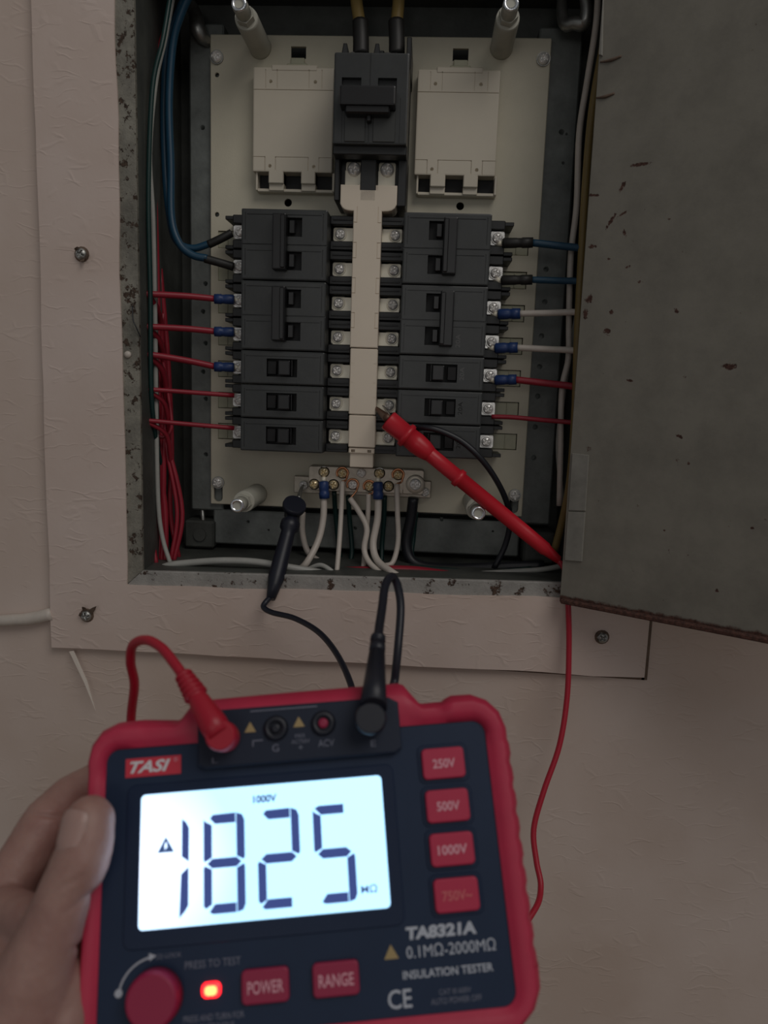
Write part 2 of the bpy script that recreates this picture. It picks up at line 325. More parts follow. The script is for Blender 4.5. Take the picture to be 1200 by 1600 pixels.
# ================================================================== THE BREAKER BOX
box = empty('breaker_box', 'grey steel breaker box with rusty rim let into the papered wall', 'electrical box', (-46, 0, -130))
BO = Vector((-46, 0, -130))
def bpart(name, mb, mt, parent=None, label=None):
    if parent is None: bmesh.ops.translate(mb.bm, vec=-BO, verts=mb.bm.verts); parent = box
    return obj(name, mb, mt, parent, label)
def zb(x): return -134 + (x + 199) * .019     # the box's lower lip runs slightly askew
YB, YF = 26, -67
BXL, BXR, BZT = -199, 110, 284
bpart('back_panel', MB().box(BXL - 2, BXR + 2, YB, YB + 2, -136, BZT + 2), M_box)
bpart('side_panel', MB().box(BXL - 2, BXL, YF, YB, -136, BZT), M_box); bpart('side_panel', MB().box(BXR, BXR + 2, YF, YB, -130, BZT), M_box)
bpart('top_panel', MB().box(BXL, BXR, YF, YB, BZT, BZT + 2), M_box)
t = MB(); t._add([(BXL, YF, zb(BXL)), (BXR, YF, zb(BXR)), (BXR, YB, -131), (BXL, YB, -131), (BXL, YF, zb(BXL) - 2), (BXR, YF, zb(BXR) - 2), (BXR, YB, -133), (BXL, YB, -133)], [(0, 1, 2, 3), (7, 6, 5, 4), (0, 4, 5, 1)])
bpart('bottom_panel', t, M_box)
def lip(pts):
    m_ = MB(); m_.prism(pts, -70.5, YF, .5, 1); return m_
bpart('rim', lip([(-213, 287), (-199, 287), (-199, zb(-199)), (-213, -147)]), M_flange, label='rusty left rim')
bpart('rim', lip([(-213, -147), (BXL, zb(BXL)), (BXR, zb(BXR)), (124, -140)]), M_lip, label='grey lower rim, rusty at its right end')
bpart('rim', lip([(BXR, 287), (124, 287), (124, -140), (BXR, zb(BXR))]), M_flange); bpart('rim', lip([(BXL, BZT), (BXR, BZT), (124, 290), (-213, 290)]), M_flange)
# white splash of filler and a stray dark thread on the left rim
bpart('filler_blob', MB().lathe([(0, 2.6), (1.4, 2.2), (2.1, .6)], at(200, 554, -70.5), (0, -1, 0), 12), W_white, label='white blob of filler on the left rim')
bpart('thread', MB().tube([at(207, 478, -71), at(208, 500, -73), at(213, 512, -73), at(219, 526, -71)], .45, 6), W_black, label='stray dark thread')
# mounting rails behind the plate, with punched holes
def rail(x0, x1, z0, z1, holes, y0=4):
    o = bpart('mounting_rail', MB().box(x0, x1, y0, YB, z0, z1, 1.2), M_rail)
    c = MB()
    for (x, z, r) in holes: c.cyl((x - BO.x, y0 - 3, z - BO.z), (x - BO.x, y0 + 9, z - BO.z), r, 10)
    carve(o, c); o.data.materials.clear(); o.data.materials.append(M_rail); return o
rail(-186, -160, -100, 262, [(-175 + (-1) ** k, z, 1.9) for k, z in enumerate((77, 56, 32, 10, -11, -33, -55, 190))])
rail(70, 101, -100, 262, [(at(x, y, 5).x, at(x, y, 5).z, 2.1) for x, y in ((877, 207), (853, 421), (851, 472), (846, 525), (843, 573), (840, 619), (836, 667), (834, 715))] + [(93, 170, 1.2), (94, 190, 1)])
rail(-168, 78, -127, -99, [(at(x, y, 5).x, at(x, y, 5).z, r) for x, y, r in ((388, 815, 1.4), (420, 828, 1), (555, 825, 1.6), (500, 835, .9), (690, 812, 1.5), (770, 830, 1))])
# corner bolts, brackets and clamps
bpart('fixing_bolt', MB().lathe([(0, 5.5), (3, 5.5), (3.2, 3.6), (14, 3.4), (14.6, 2.6)], at(316, 787, 24), (0, -1, 0), 6, False).tube([at(316, 795, 8), at(318, 815, 5), at(326, 850, 10)], 1.8, 8), M_dark_steel, label='dull bolt with a tail of strap')
bpart('corner_bracket', MB().box(-190, -166, -2, YB, -130, -108, 1.5).cyl((-177, -4, -119), (-177, -2, -119), 5, 14), M_box, label='small grey box bracket in the lower left corner')
bpart('corner_bracket', MB().box(80, 104, -10, YB, -129, -104, 1.5).cyl((92, -12, -116), (92, -10, -116), 4.5, 14), M_box, label='small dark bracket in the lower right corner')
bpart('clamp', MB().tube([at(298, 5, 5), at(306, 25, 0), at(309, 45, -4), at(316, 58, -2), at(330, 70, 6)], [4, 5, 6, 5, 3, 3], 10), M_dark_steel, label='bent grey clamp in the upper left corner')
bpart('clamp', MB().tube([at(878, -15, 0), at(878, 18, -6), at(884, 38, -10), at(897, 36, -14), at(912, 36, -16), at(916, 15, -18), at(912, -15, -18)], [3.5, 4, 4.5, 4.5, 5, 4, 3.5], 10), M_dark_steel, label='bent grey cable clamp in the upper right corner')

# ---- plate with real openings
PY0, PY1 = 0, 2.5
plate = obj('mounting_plate', MB().box(-169 - BO.x, 78.5 - BO.x, PY0, PY1, -94 - BO.z, 253 - BO.z, .6), M_plate, box, 'cream painted mounting plate')
cut = MB()
def hole(x, z, r): cut.cyl((x - BO.x, -5, z - BO.z), (x - BO.x, 8, z - BO.z), r, 16)
def rhole(x0, x1, z0, z1): cut.box(x0 - BO.x, x1 - BO.x, -5, 8, z0 - BO.z, z1 - BO.z)
hole(-163.9, 225.3, 1.7); hole(-163.9, 127.3, 1.8); hole(-109.9, 136.9, 2.9); hole(18.8, 137.2, 2.9)
rhole(-109.2, -98.2, 237, 245.3); rhole(8.4, 19.6, 236.8, 245.3)
SL = [109.3 - 24.15 * k for k in range(7)]
for z in SL: rhole(50, 71, z - 6.3, z + 6.3); rhole(-163, -143, z - 6.3, z + 6.3)
cut.prism([(x - BO.x, z - BO.z) for x, z in rrect(-166.3, -159.3, -92, -74, 3.4)], -5, 8); cut.prism([(x - BO.x, z - BO.z) for x, z in rrect(68.3, 75.3, -91.5, -74, 3.4)], -5, 8)
carve(plate, cut); plate.data.materials.clear(); plate.data.materials.append(M_plate)
for z in SL:
    for s_, xa in ((1, 52), (-1, -146)):
        t = MB(); xs = lambda a: xa + s_ * a
        a0, a1 = sorted((xs(-8), xs(18.5))); t.box(a0 - BO.x, a1 - BO.x, 1.3, 4, z - 5.9 - BO.z, z + 5.9 - BO.z, .3)
        a0, a1 = sorted((xs(9.6), xs(10.6))); t.box(a0 - BO.x, a1 - BO.x, .5, 1.6, z - 5.4 - BO.z, z + 5.4 - BO.z, .2)
        obj('breaker_clip', t, M_clip, plate)
for (x, z, k) in ((-163.9, 237, 0), (73.3, 238.6, 1), (-162.8, -76.5, 2), (71.8, -77, 3)):
    t = MB().lathe([(0, 4.9), (1.2, 4.9)], (0, 0, 0), (0, -1, 0), 20)
    o = obj('washer', t, M_dark_steel, plate, None, Vector((x, -.1, z)) - BO); 
    obj('plate_screw', head_mesh(('pl', k), 4.2, 3.2, k * .5, M_steel), M_steel, plate, None, Vector((x, -1.2, z)) - BO)
for (x, z) in ((-131.9, 244.2), (43, 246), (-131.6, -84.5), (39.7, -82.6)):
    t = MB().lathe([(0, 8.2), (2, 8), (42, 8), (45, 7.6)], (0, 0, 0), (0, -1, 0), 28)
    so = obj('standoff', t, M_stand, plate, None, Vector((x, -.1, z)) - BO)
    h = MB().lathe([(0, 6.4), (6, 6.4)], (0, -45, 0), (0, -1, 0), 6, False).lathe([(0, 5.2), (11, 5.2), (13, 4.8)], (0, -51, 0), (0, -1, 0), 20)
    ho = obj('threaded_end', h, M_stand, so, 'hexagonal threaded end'); 
    rn = MB(); ax = (0, -1, 0); rn.lathe([(0, 5), (1.2, 4.9), (1.2, 3.1), (-3, 2.9)], (0, -63.8, 0), ax, 20).lathe([(0, 2.9), (2.2, 1.8), (2.3, .1)], (0, -61.5, 0), ax, 12)
    obj('steel_tip', rn, M_chrome, so, 'shiny steel tip')

# ---- door, opened towards the viewer
DA = math.radians(-32)
door_spots = []
dE = Vector((math.cos(DA), math.sin(DA), 0)); dP = Vector((97, -82, -139)); dN = Vector((-dE.y, dE.x, 0))   # dN points back to the wall
def dat(px, py):                             # local (along, up) on the door's inner face
    r = ray(px, py); k = (dP - CAM).dot(dN) / r.dot(dN); q = CAM + r * k - dP; return q.dot(dE), q.z
for (px, py, rx, rz, a) in ((1000, 257, 16, 2.6, 0), (972, 292, 8, 3, 1.1), (955, 345, 13, 2.6, 1.0), (972, 335, 9, 2, .5), (976, 365, 6, 2.4, -1.2), (951, 405, 3, 2, 0), (981, 417, 4, 2, .3), (921, 467, 7, 6, .4), (915, 490, 4, 8, 0), (955, 488, 4, 3, 1.1), (948, 517, 4, 6, 1.4), (984, 595, 2, 5, 1.4), (1062, 682, 5, 2.2, -.3), (1140, 573, 9, 4.5, 0), (1057, 486, 4, 2.6, -.9), (925, 385, 3, 7, 1.4), (927, 305, 2, 9, 1.4), (1120, 923, 3.2, 2.4, 0), (1076, 724, 2, 2, 0), (1038, 829, 2, 1.6, 0), (1175, 825, 2.4, 2, 0)):
    u, z_ = dat(px, py); door_spots.append((u * S, z_ * S, rx * .45 * S, rz * .45 * S, a))
M_door = rusty('door_paint', (.225, .21, .175), (.105, .045, .032), .655, 120, .62, spots=door_spots, low=.004, bump=.12, grime=.22)
def droot(mb, name, mt, parent, label=None):
    o = obj(name, mb, mt, parent, label); o.location = (dP - BO) * S if parent is box else (0, 0, 0)
    if parent is box: o.rotation_euler = (0, 0, DA)
    return o
dm = MB().box(0, 330, 0, 1.6, 0, 425, .4).box(2, 328, 1.5, 14, 0, 1.4).box(328.4, 330, 1.5, 14, 0, 425).box(2, 328, -4.5, 0, 0, 3.2, .8)
door = droot(dm, 'door', M_door, box, 'grey-green painted steel door swung open, rust scars and rusty lower edge')
for (a, b_, c_) in ((8.5, 27.5, 0), (8.5, 27.5, 1)):
    pts = [(895, 708), (921, 711), (915.5, 798), (889, 797)] if not c_ else [(888.6, 799.5), (915.2, 800.5), (910, 877), (883, 875)]
    q = [dat(*p_) for p_ in pts]; q = [(max(x, .6), z) for x, z in q]
    droot(MB().prism(q[::-1], -1.3, -.02, .25, 1), 'hinge_leaf', mat('hinge_paint%d' % c_, (.25, .24, .21), .5, var=.25, vscale=90), door)
q = [dat(938, 0), dat(944, 0), dat(942, 88), dat(931, 88)]
droot(MB().prism([(max(x, .4), z) for x, z in q][::-1], -1.6, -.02, .3, 1), 'hinge_leaf', MATS['hinge_paint0'], door)
for (p0, p1) in (((938, 97), (971, 88)), ((932, 153), (960, 146))):
    a, b_ = dat(*p0), dat(*p1)
    droot(MB().tube([(a[0], -.1, a[1]), ((a[0] + b_[0]) / 2, -.5, (a[1] + b_[1]) / 2 - .7), (b_[0], -.1, b_[1])], [.5, 1, .7], 6), 'weld_seam', M_gap, door)

# ================================================================== BREAKERS
def breaker(sgn, poles, marks):
    """body centre at origin, plate at y=0; sgn = +1 when the bus side is to +x. poles stacked downwards."""
    root = bpy.data.objects.new('circuit_breaker', None); COL.objects.link(root)
    H = 24 * poles; zc = [H / 2 - 12 - 24 * k for k in range(poles)]
    body = MB(); body.box(-30, 30, -44, -.5, -H / 2 + .25, H / 2 - .25, .6)
    for z in zc:
        body.box(-39, 39, -20, -.6, z - 11.6, z + 11.6, .4)
    bo = obj('body', body, M_black, root)
    fc = MB()
    if poles == 1: slots = [(-11.3, 10.6, -6.3, 6.3)]
    else: slots = [(2, 12.5, z - 6.4 + (1.5 if i else 0), z + 6.2 + (1.5 if i else 0)) for i, z in enumerate(zc)]
    fc.box(-30, 30, -50, -43.9, -H / 2 + .3, H / 2 - .3, 1.1, 2)
    fo = obj('face', fc, M_face, root); c = MB()
    for (x0, x1, z0, z1) in slots:
        a, b_ = sorted((x0 * sgn, x1 * sgn)); c.box(a, b_, -52, -43.95, z0, z1)
    # scored panel lines of the moulding
    for z in zc:
        c.box(-26, 26, -51, -49.3, z + 7.5, z + 8.1)
        c.box(-27.4, -26.8, -51.01, -49.4, z - 9, z + 9); c.box(26.8, 27.4, -51.01, -49.4, z - 9, z + 9)
    if poles == 2: c.box(-31, 31, -51.02, -49, -.45, .45)
    carve(fo, c); fo.data.materials.clear(); fo.data.materials.append(M_face)
    sl = MB()
    for (x0, x1, z0, z1) in slots:
        a, b_ = sorted((x0 * sgn, x1 * sgn)); sl.box(a, b_, -44.2, -44.05, z0, z1)
        if poles == 1:   # small step at the off side of the window
            a, b_ = sorted((-11 * sgn, -4.5 * sgn)); sl.box(a, b_, -48.6, -45.5, z0 + 1.5, z1 - 1.5, .4)
    obj('slot', sl, M_slot, fo)
    hd = MB()
    if poles == 1:
        a, b_ = sorted((-2.2 * sgn, 6.2 * sgn)); hd.box(a, b_, -54.5, -46, -5.2, 5.2, .8, 2); a, b_ = sorted((6.6 * sgn, 7.3 * sgn)); hd.box(a, b_, -51, -46, -5.6, 5.6, .15)
    else:
        for i, z in enumerate(zc):
            a, b_ = sorted((3.4 * sgn, 7.4 * sgn)); hd.box(a, b_, -50.4, -46, z - 4.4 + (1.5 if i else 0), z + 4.6 + (1.5 if i else 0), .5)
        a, b_ = sorted((-6.8 * sgn, 2.6 * sgn)); hd.box(a, b_, -58, -49.8, -17.6, 19.4, .9, 2); a, b_ = sorted((-1 * sgn, 2.2 * sgn)); hd.box(a, b_, -59.3, -57.8, -16.5, 18.3, .5)
    obj('handle', hd, M_hand, root)
    for z in zc:
        for e in (1, -1):        # barriers either side of each terminal
            z0, z1 = sorted((z + e * 5.6, z + e * 11.6)); fb = MB()
            a, b_ = sorted((30 * sgn, 46.5 * sgn)); fb.box(a, b_, -34, -.7, z0, z1, .5)
            a, b_ = sorted((32 * sgn, 45.5 * sgn)); fb.box(a, b_, -35, -33.8, z + e * 9 - .5, z + e * 9 + .5, .2); obj('barrier', fb, M_black, root)
            a, b_ = sorted((-30 * sgn, -41 * sgn)); fb = MB().box(a, b_, -30, -.7, z0, z1, .5)
            z0, z1 = sorted((z + e * 8.9, z + e * 11.5)); a, b_ = sorted((-40 * sgn, -47.5 * sgn)); fb.box(a, b_, -26, -.8, z0, z1, .3); obj('barrier', fb, M_black, root)
    for i, z in enumerate(zc):
        for sx in (1, -1):
            x = (36 + (.6 if sx > 0 else 0)) * sx * sgn
            # square clamp washer with turned-up corners
            t = MB().prism(rrect(-5.2, 5.2, -4.9, 4.9, 1.6, 3), -1.1, 0, .3, 1).lathe([(0, 4.5), (1, 4.5), (1.2, 4.2)], (0, -1, 0), (0, -1, 0), 20)
            cl = obj('terminal_clamp', t, M_tin if sx > 0 else M_steel, root, None, (x, -26.5, z))
            so = obj('terminal_post', MB().box(x - 4, x + 4, -26.5, -19.5, z - 4, z + 4), M_dark_steel, root)
            obj('screw', head_mesh(('tb', (i * 2 + (sx > 0) + marks) % 5), 3.7, 2.6, .35 + .55 * ((i * 2 + (sx > 0) + marks) % 5), M_steel), M_steel, cl, None, (0, -2, 0))
    return root
TEXTM = {}
def text_mesh(s_, x0, x1, z0, z1, mt, y=0, depth=.12, shear=0, bold=0, rot=0):
    """lettering filling the box x0..x1, z0..z1 on a face at y"""
    cu = bpy.data.curves.new('t', 'FONT'); cu.body = s_; cu.size = 1; cu.shear = shear; cu.offset = bold; cu.resolution_u = 3; cu.extrude = .01
    o = bpy.data.objects.new('t', cu); COL.objects.link(o); dg = bpy.context.evaluated_depsgraph_get(); me = bpy.data.meshes.new_from_object(o.evaluated_get(dg)); bpy.data.objects.remove(o); bpy.data.curves.remove(cu)
    vs_ = [v.co.copy() for v in me.vertices]; mnx, mxx = min(v.x for v in vs_), max(v.x for v in vs_); mny, mxy = min(v.y for v in vs_), max(v.y for v in vs_)
    for v in me.vertices:
        u = (v.co.x - mnx) / (mxx - mnx); q = (v.co.y - mny) / (mxy - mny); dd = -depth if v.co.z > 0 else 0
        if rot: u, q = 1 - q, u
        v.co = Vector((x0 + u * (x1 - x0), y + dd, z0 + q * (z1 - z0))) * S
    me.materials.clear(); me.materials.append(mt); me.name = 'lettering'; return me
protos = {}
rows = [('D', 0), ('D', 2), ('S', 4), ('S', 5), ('S', 6)]
ROWZ = lambda k: 109.6 - 24.0 * k
places = [(' at the top', 'top'), (' second from the top', 'second'), (', third from the top', 'third'), (', fourth from the top', 'fourth'), (' at the bottom', 'bottom')]
LAB = {(-1, 0): 'black double breaker heading the left column, fed by two blue wires', (-1, 1): 'black double breaker in the left column with blue-lugged red wires',
       (-1, 2): 'black single breaker in the left column, fed by the lowest blue-lugged red wire', (-1, 3): 'black single breaker last but one in the left column, bare red wire',
       (-1, 4): 'black single breaker at the foot of the left column',
       (1, 0): 'black double breaker heading the right column, fed by two blue wires', (1, 1): 'black double breaker in the right column, fed by two white wires',
       (1, 2): 'black single breaker in the right column with a blue-lugged red wire', (1, 3): 'black single breaker last but one in the right column, touched by the red probe',
       (1, 4): 'black single breaker at the foot of the right column, behind the red probe'}
for side in (-1, 1):
    cx = -103.2 if side < 0 else 9.3; sgn = 1 if side < 0 else -1
    for i, (kind, k) in enumerate(rows):
        key = (side, kind)
        if key not in protos: b = protos[key] = breaker(sgn, 2 if kind == 'D' else 1, 1 if side > 0 else 0)
        else: b = copy_tree(protos[key])
        z = ROWZ(k) - (12 if kind == 'D' else 0); b.location = (cx * S, 0, z * S)
        tag(b, LAB[(side, i)], 'circuit breaker', 'circuit breakers in the %s column' % ('left' if side < 0 else 'right'))
        if side > 0 and i >= 1:
            zz = -13.5 if kind == 'D' else 0
            obj('rating_mark', text_mesh('20A', *((9.2, 12.4) if kind == 'D' else (13.2, 16.2)), zz - 4.5, zz + 4.5, M_mark, -50.0, .1, rot=1), M_mark, b)
# main breaker
mx = -45.3; mb_ = empty('main_breaker', 'large black double-pole main breaker above the busbar cover', 'circuit breaker', (mx, 0, 175))
t = MB().box(-24.6, 24.6, -52, -.5, -13, 43.5, .8).box(-24.6, 24.6, -30, -.5, -44, -13, .6)
obj('body', t, M_black, mb_)
t = MB().box(-24.8, 24.8, -57, -51, -12.8, 44, 1.2, 2); fo = obj('face', t, M_face, mb_)
c = MB().box(-19.5, -6.5, -60, -53, 19, 28.5).box(4.5, 17, -60, -53, 19, 28.5).box(-1.2, -.4, -58.5, -56.3, -14, 46).box(-19, -18.6, -58, -56.6, -12, 16).box(19.5, 19.9, -58, -56.6, -12, 16)
carve(fo, c); fo.data.materials.clear(); fo.data.materials.append(M_face)
obj('slot', MB().box(-19.5, -6.5, -53, -52.8, 19, 28.5).box(4.5, 17, -53, -52.8, 19, 28.5), M_slot, fo)
obj('raised_panel', MB().box(-17, -3, -57.6, -56.8, -11.5, 8, .4), mat('panel_satin', (.05, .052, .05), .3), mb_); obj('raised_panel', MB().box(2, 17, -57.6, -56.8, -11.5, 8, .4), MATS['panel_satin'], mb_)
obj('handle', MB().box(-19.5, 17, -68, -56, 8, 20, 1.2, 2).box(-16, 13.5, -66, -56, 3.5, 9, 1).box(-2, 1, -62, -56, 0, 6, .5).box(-16, -8, -60, -50, 19, 21, .6).box(6, 14, -60, -50, 19, 21, .6), M_hand, mb_)
for bx in ((-25, -21.5, -40, -.6, -45, -12), (-7, 4, -40, -.6, -45, -12), (19, 25, -40, -.6, -48, -12), (-25, 25, -52, -40, -18, -12), (-24, -22, -45, -1, 43, 46), (22, 25.3, -42, -1, 40, 60), (-1, 6, -28, -1, 43, 57)):
    obj('barrier', MB().box(*bx, .5), M_black, mb_)
for x in (-20.5, 1.5): obj('barrier', MB().prism([(x - 4, 43), (x - 1.2, 59), (x + 1.2, 59), (x + 4, 43)], -34, -2, .5, 1), M_black, mb_)
for x in (-12.1, 11):
    cl = obj('terminal_clamp', MB().prism(rrect(-6, 6, -5.5, 5.5, 1.5, 3), -1.5, 0, .3, 1).lathe([(0, 5.4), (1.2, 5.2)], (0, -1.5, 0), (0, -1, 0), 20), M_tin, mb_, None, (x, -30, -22.5))
    obj('screw', head_mesh(('mb', x), 4.8, 4, .3, M_steel), M_steel, cl, None, (0, -2.6, 0))
    obj('terminal_clamp', MB().box(x - 5, x + 5, -36, -30, 47, 53, 1), M_dark_steel, mb_)

# ---- blank covers
for nm, cx, lab in (('left', -105, 'cream blank cover to the left of the main breaker'), ('right', 13.3, 'cream blank cover to the right of the main breaker')):
    r = empty('blank_cover', lab, 'blank cover', (cx, 0, 184), 'cream blank covers beside the main breaker')
    o = obj('shell', MB().box(-29.2, 29.2, -12, -.1, -28.5, 42.5, 1, 2).box(-16, 17, -12.4, -.2, 40, 44.2, .6), M_blank, r)
    c = MB().box(-30, 30, -13, -11.3, 27.2, 27.7)
    for x in (-16.5, 15.8): c.cyl((x, -13, 33), (x, -8, 33), 1.3, 12); c.cyl((x, -13, -24.5), (x, -8, -24.5), 1.3, 12)
    for x in (-20.2, -11.8, 11.2, 20.5): c.box(x - .3, x + .3, -13, -11.5, 28.5, 41)
    for x in (-20.2, -12.4, 11.6, 19.6): c.box(x - .35, x + .35, -13, -11.2, -28, -18)
    c.box(-29, -20.2, -13, -11.4, -18.5, -18); c.box(-12.4, 11.6, -13.02, -11.4, -18.5, -18); c.box(19.6, 29, -13, -11.4, -18.5, -18)
    carve(o, c); o.data.materials.clear(); o.data.materials.append(M_blank)
    t = MB().box(-26.5, 30.5, -8, -.2, -41.5, -39.3, .4)
    for x0, x1 in ((-27.5, -26), (-17.5, -6.5), (6.5, 17), (29.2, 31)): t.box(x0, x1, -9.5, -.2, -41, -28, .4)
    for x0, x1 in ((-17.5, -6.5), (6.5, 17)): t.box(x0, x1, -12, -.2, -36.5, -27, .6)
    obj('lower_tab', t, M_blank, r)
    obj('slot', MB().box(-26, 29.5, -.8, -.3, -40, -28), M_slot, r)
    obj('hook', MB().box(-6.5, 8.5, -4, -.1, 43.5, 48.5, .6).box(-4, 6, -2, 0, 48, 53, .4), M_clip, r)

# ---- bus cover and busbar
bc = empty('busbar_cover', 'long cream T-shaped plastic cover over the central busbar', 'busbar cover', (-46.3, 0, 40))
def bp(name, mb, mt, lab=None): bmesh.ops.translate(mb.bm, vec=(46.3, 0, -40), verts=mb.bm.verts); return obj(name, mb, mt, bc, lab)
T = [(-66, 140.7), (-66, 128)] + [(-60 - 6 * math.cos(a), 129 - 5.5 * math.sin(a)) for a in (.3, .7, 1.1, 1.5)] + [(-56.5, 123.2), (-56.5, 30), (-36.6, 30), (-36.6, 123.2)] + [(-32.5 + 6 * math.cos(a), 129 - 5.5 * math.sin(a)) for a in (1.5, 1.1, .7, .3)] + [(-26.4, 128), (-26.4, 140.7)]
o = bp('cover_segment', MB().prism(T[::-1], -40, -20, .7, 2), M_cover, 'T-shaped upper segment')
c = MB().box(-6.3, 6.3, -41, -39.3, 97.2, 102)
def tick(cm, z0, z1, dx):
    for z in range(z0, z1, -24):
        for s_ in (-1, 1):
            for e in (-6.8, 6.8): a, b_ = sorted((s_ * 10.4 + dx, s_ * 7.2 + dx)); cm.box(a, b_, -41, -39.2, z + e - .25 - 40, z + e + .25 - 40)
            cm.box(s_ * 7.4 - .2 + dx, s_ * 7.4 + .2 + dx, -41, -39.6, z - 6.8 - 40 - 10.5 + 13.6 + 10.2, z - 40 + 17.2)
tick(c, 109, 36, -.2); carve(o, c); o.data.materials.clear(); o.data.materials.append(M_cover)
o = bp('cover_segment', MB().box(-56.2, -36.4, -39.5, -20, -17.6, 29.4, .6), M_cover)
c = MB(); tick(c, 12, -20, -.0); carve(o, c); o.data.materials.clear(); o.data.materials.append(M_cover)
bp('cover_segment', MB().box(-55.9, -36.2, -39.2, -20, -41.5, -18.2, .6), M_cover)
o = bp('cover_segment', MB().box(-55.6, -36.6, -38, -18, -46, -42, .5).box(-54.8, -37.4, -36, -14, -56.5, -45.5, .5), M_cover, 'narrow stepped foot')
c = MB().box(-7.4, -4.6, -40, -33, -85.2, -83.2).box(4.6, 7.4, -40, -33, -85.2, -83.2); carve(o, c); o.data.materials.clear(); o.data.materials.append(M_cover)
bb = empty('busbar', 'tinned busbar with side tabs under the cream cover', 'busbar', (-46.5, 0, 40))
obj('bar', MB().box(-7, 7, -28, -20, -84, 90).box(-16, 16, -28, -24, 96, 104), M_tin, bb)
for k in range(7):
    for s_ in (-1, 1):
        z = 109.3 - 24.05 * k - 40; a, b_ = sorted((s_ * 6.5, s_ * 24)); obj('tab', MB().box(a, b_, -27.9, -26.4, z - 4.9, z + 4.9, .25), M_tin, bb)
for x in (-11.2, 12): obj('tab', MB().box(x - 6.1, x + 6.1, -32.8, -30.4, 96, 112, .3), M_tin, bb)

# ---- neutral bar
nb = empty('terminal_bar', 'tinned neutral terminal bar full of screws below the busbar cover', 'terminal bar', (-46, 0, -68))
def np_(name, mb, mt, lab=None): bmesh.ops.translate(mb.bm, vec=(46, 0, 68), verts=mb.bm.verts); return obj(name, mb, mt, nb, lab)
np_('base_strip', MB().box(-101, 6.3, -7, -.1, -81.3, -68, .5), M_nb)
o = np_('bar', MB().prism(rrect(-88, .6, -77.5, -58.6, 2, 3)[::-1], -17, -5, .6, 2), M_nb)
c = MB()
for k in range(9): x = -38 + 8.5 * k; c.cyl((x, -15, -20), (x, -15, -6), 1.9, 10)
for x in (-33, 30.7): c.box(x - .2, x + .2, -18, -16.4, -10, 10)
carve(o, c); o.data.materials.clear(); o.data.materials.append(M_nb)
NS = [(474.5, 758, 8, 'd'), (506, 737.5, 17, 'b'), (490.6, 757, 17, 'y'), (521, 757.5, 17, 'y'), (535, 739.5, 17, 'y'), (551, 757.5, 17, 'd'), (564.6, 739, 17, 's'), (577, 760, 17, 'b'), (593, 739.5, 17, 'b'), (607, 760, 17, 'y'), (622, 742, 17, 'b'), (664, 769, 8, 'd')]
for k, (px, py, y, c_) in enumerate(NS):
    p_ = at(px, py, -y - 1) - Vector((-46, 0, -68)); M_ = {'d': M_steel, 's': M_steel}.get(c_, M_brass)
    o = obj('terminal_screw', head_mesh(('nb', k % 4, c_ in 'ds'), 3.6, 2.6, .3 + .5 * (k % 4), M_), M_, nb, None, p_ + Vector((0, .6, 0)))
    if c_ != 's' and k not in (0, 11): obj('washer', MB().lathe([(0, 4.3), (.5, 4.3)], (0, .9, 0), (0, -1, 0), 18), M_dark_steel, o)
p_ = at(649, 757, -20) - Vector((-46, 0, -68))
o = obj('terminal_screw', MB().lathe([(0, 7.2), (2.6, 7.2), (3, 6.8), (3, 4.6)], (0, 4, 0), (0, -1, 0), 28), M_nb, nb, 'large screw in a wide ring washer', p_)
obj('screw_head', head_mesh(('nb', 'big'), 4.5, 3, .05, M_steel), M_steel, o, None, (0, 1, 0))

# ================================================================== WIRES
def wire_thing(label, pts, r, mt, cat='wire', group=None, name='wire', lug=None, lugmat=None, lugr=3.2, lugname='crimp_lug', print_=None):
    pts = [Vector(p_) for p_ in pts]; o = bpy.data.objects.new(name, None); COL.objects.link(o); o.location = pts[0] * S; tag(o, label, cat, group); b = pts[0]
    obj('insulation', MB().tube([p_ - b for p_ in pts], r, 10), mt, o)
    if lug:
        q = [Vector(p_) - b for p_ in lug]
        if lugname == 'crimp_lug':
            ln = (q[-1] - q[0]).length
            obj('crimp_lug', MB().lathe([(0, lugr * .8), (1, lugr), (ln * .45, lugr), (ln * .5, lugr * .93), (ln * .62, lugr * .93), (ln * .66, lugr * 1.05), (ln, lugr)], q[0], q[-1] - q[0], 16), lugmat or M_lug, o)
            obj('fork', MB().tube([q[0] - (q[-1] - q[0]).normalized() * 4 + Vector((0, 4, 0)), q[0] + Vector((0, 1, 0))], 1.8, 8), M_tin, o)
        else: obj(lugname, MB().tube(q, lugr, 12), lugmat, o)
    return o
G1, G2 = 'red wires on the left side', 'white wires of the terminal bar'
# left side: blue pair, red feeders
wire_thing('upper blue wire curving in to the left column', [at(300, -25, -30), at(278, 20, -25), at(262, 70, -22), at(256, 160, -22), at(258, 260, -25), at(264, 330, -30), at(275, 375, -32), at(300, 388, -32), at(330, 380, -32)], 2.6, W_blue, lug=[at(326, 382, -32), at(345, 373, -32), at(362, 364, -30)], lugname='sleeve', lugmat=W_sleeve, lugr=2.9)
wire_thing('lower blue wire curving in to the left column', [at(305, -25, -34), at(284, 20, -30), at(270, 70, -28), at(264, 160, -28), at(267, 260, -30), at(268, 340, -34), at(280, 380, -36), at(300, 398, -36), at(324, 404, -35)], 2.8, W_blue, lug=[at(320, 404, -35), at(345, 411, -33), at(365, 417, -30)], lugname='sleeve', lugmat=W_sleeve, lugr=3)
def ins(r0, lab, y0, y1, lugx, ylug, rr, low):
    pts = [at(low, 885, -35), at(low - 2 + r0, 800, -30), at(246 + r0, 700, -28), at(250 + r0, y0 + 70, -26), at(243 + r0, y0 + 22, -40), at(229, y0 + 1, -52), at(240, y0, -50), at(290, (y0 + y1) / 2 - 1, -42), at(lugx, y1, -33)]
    return pts
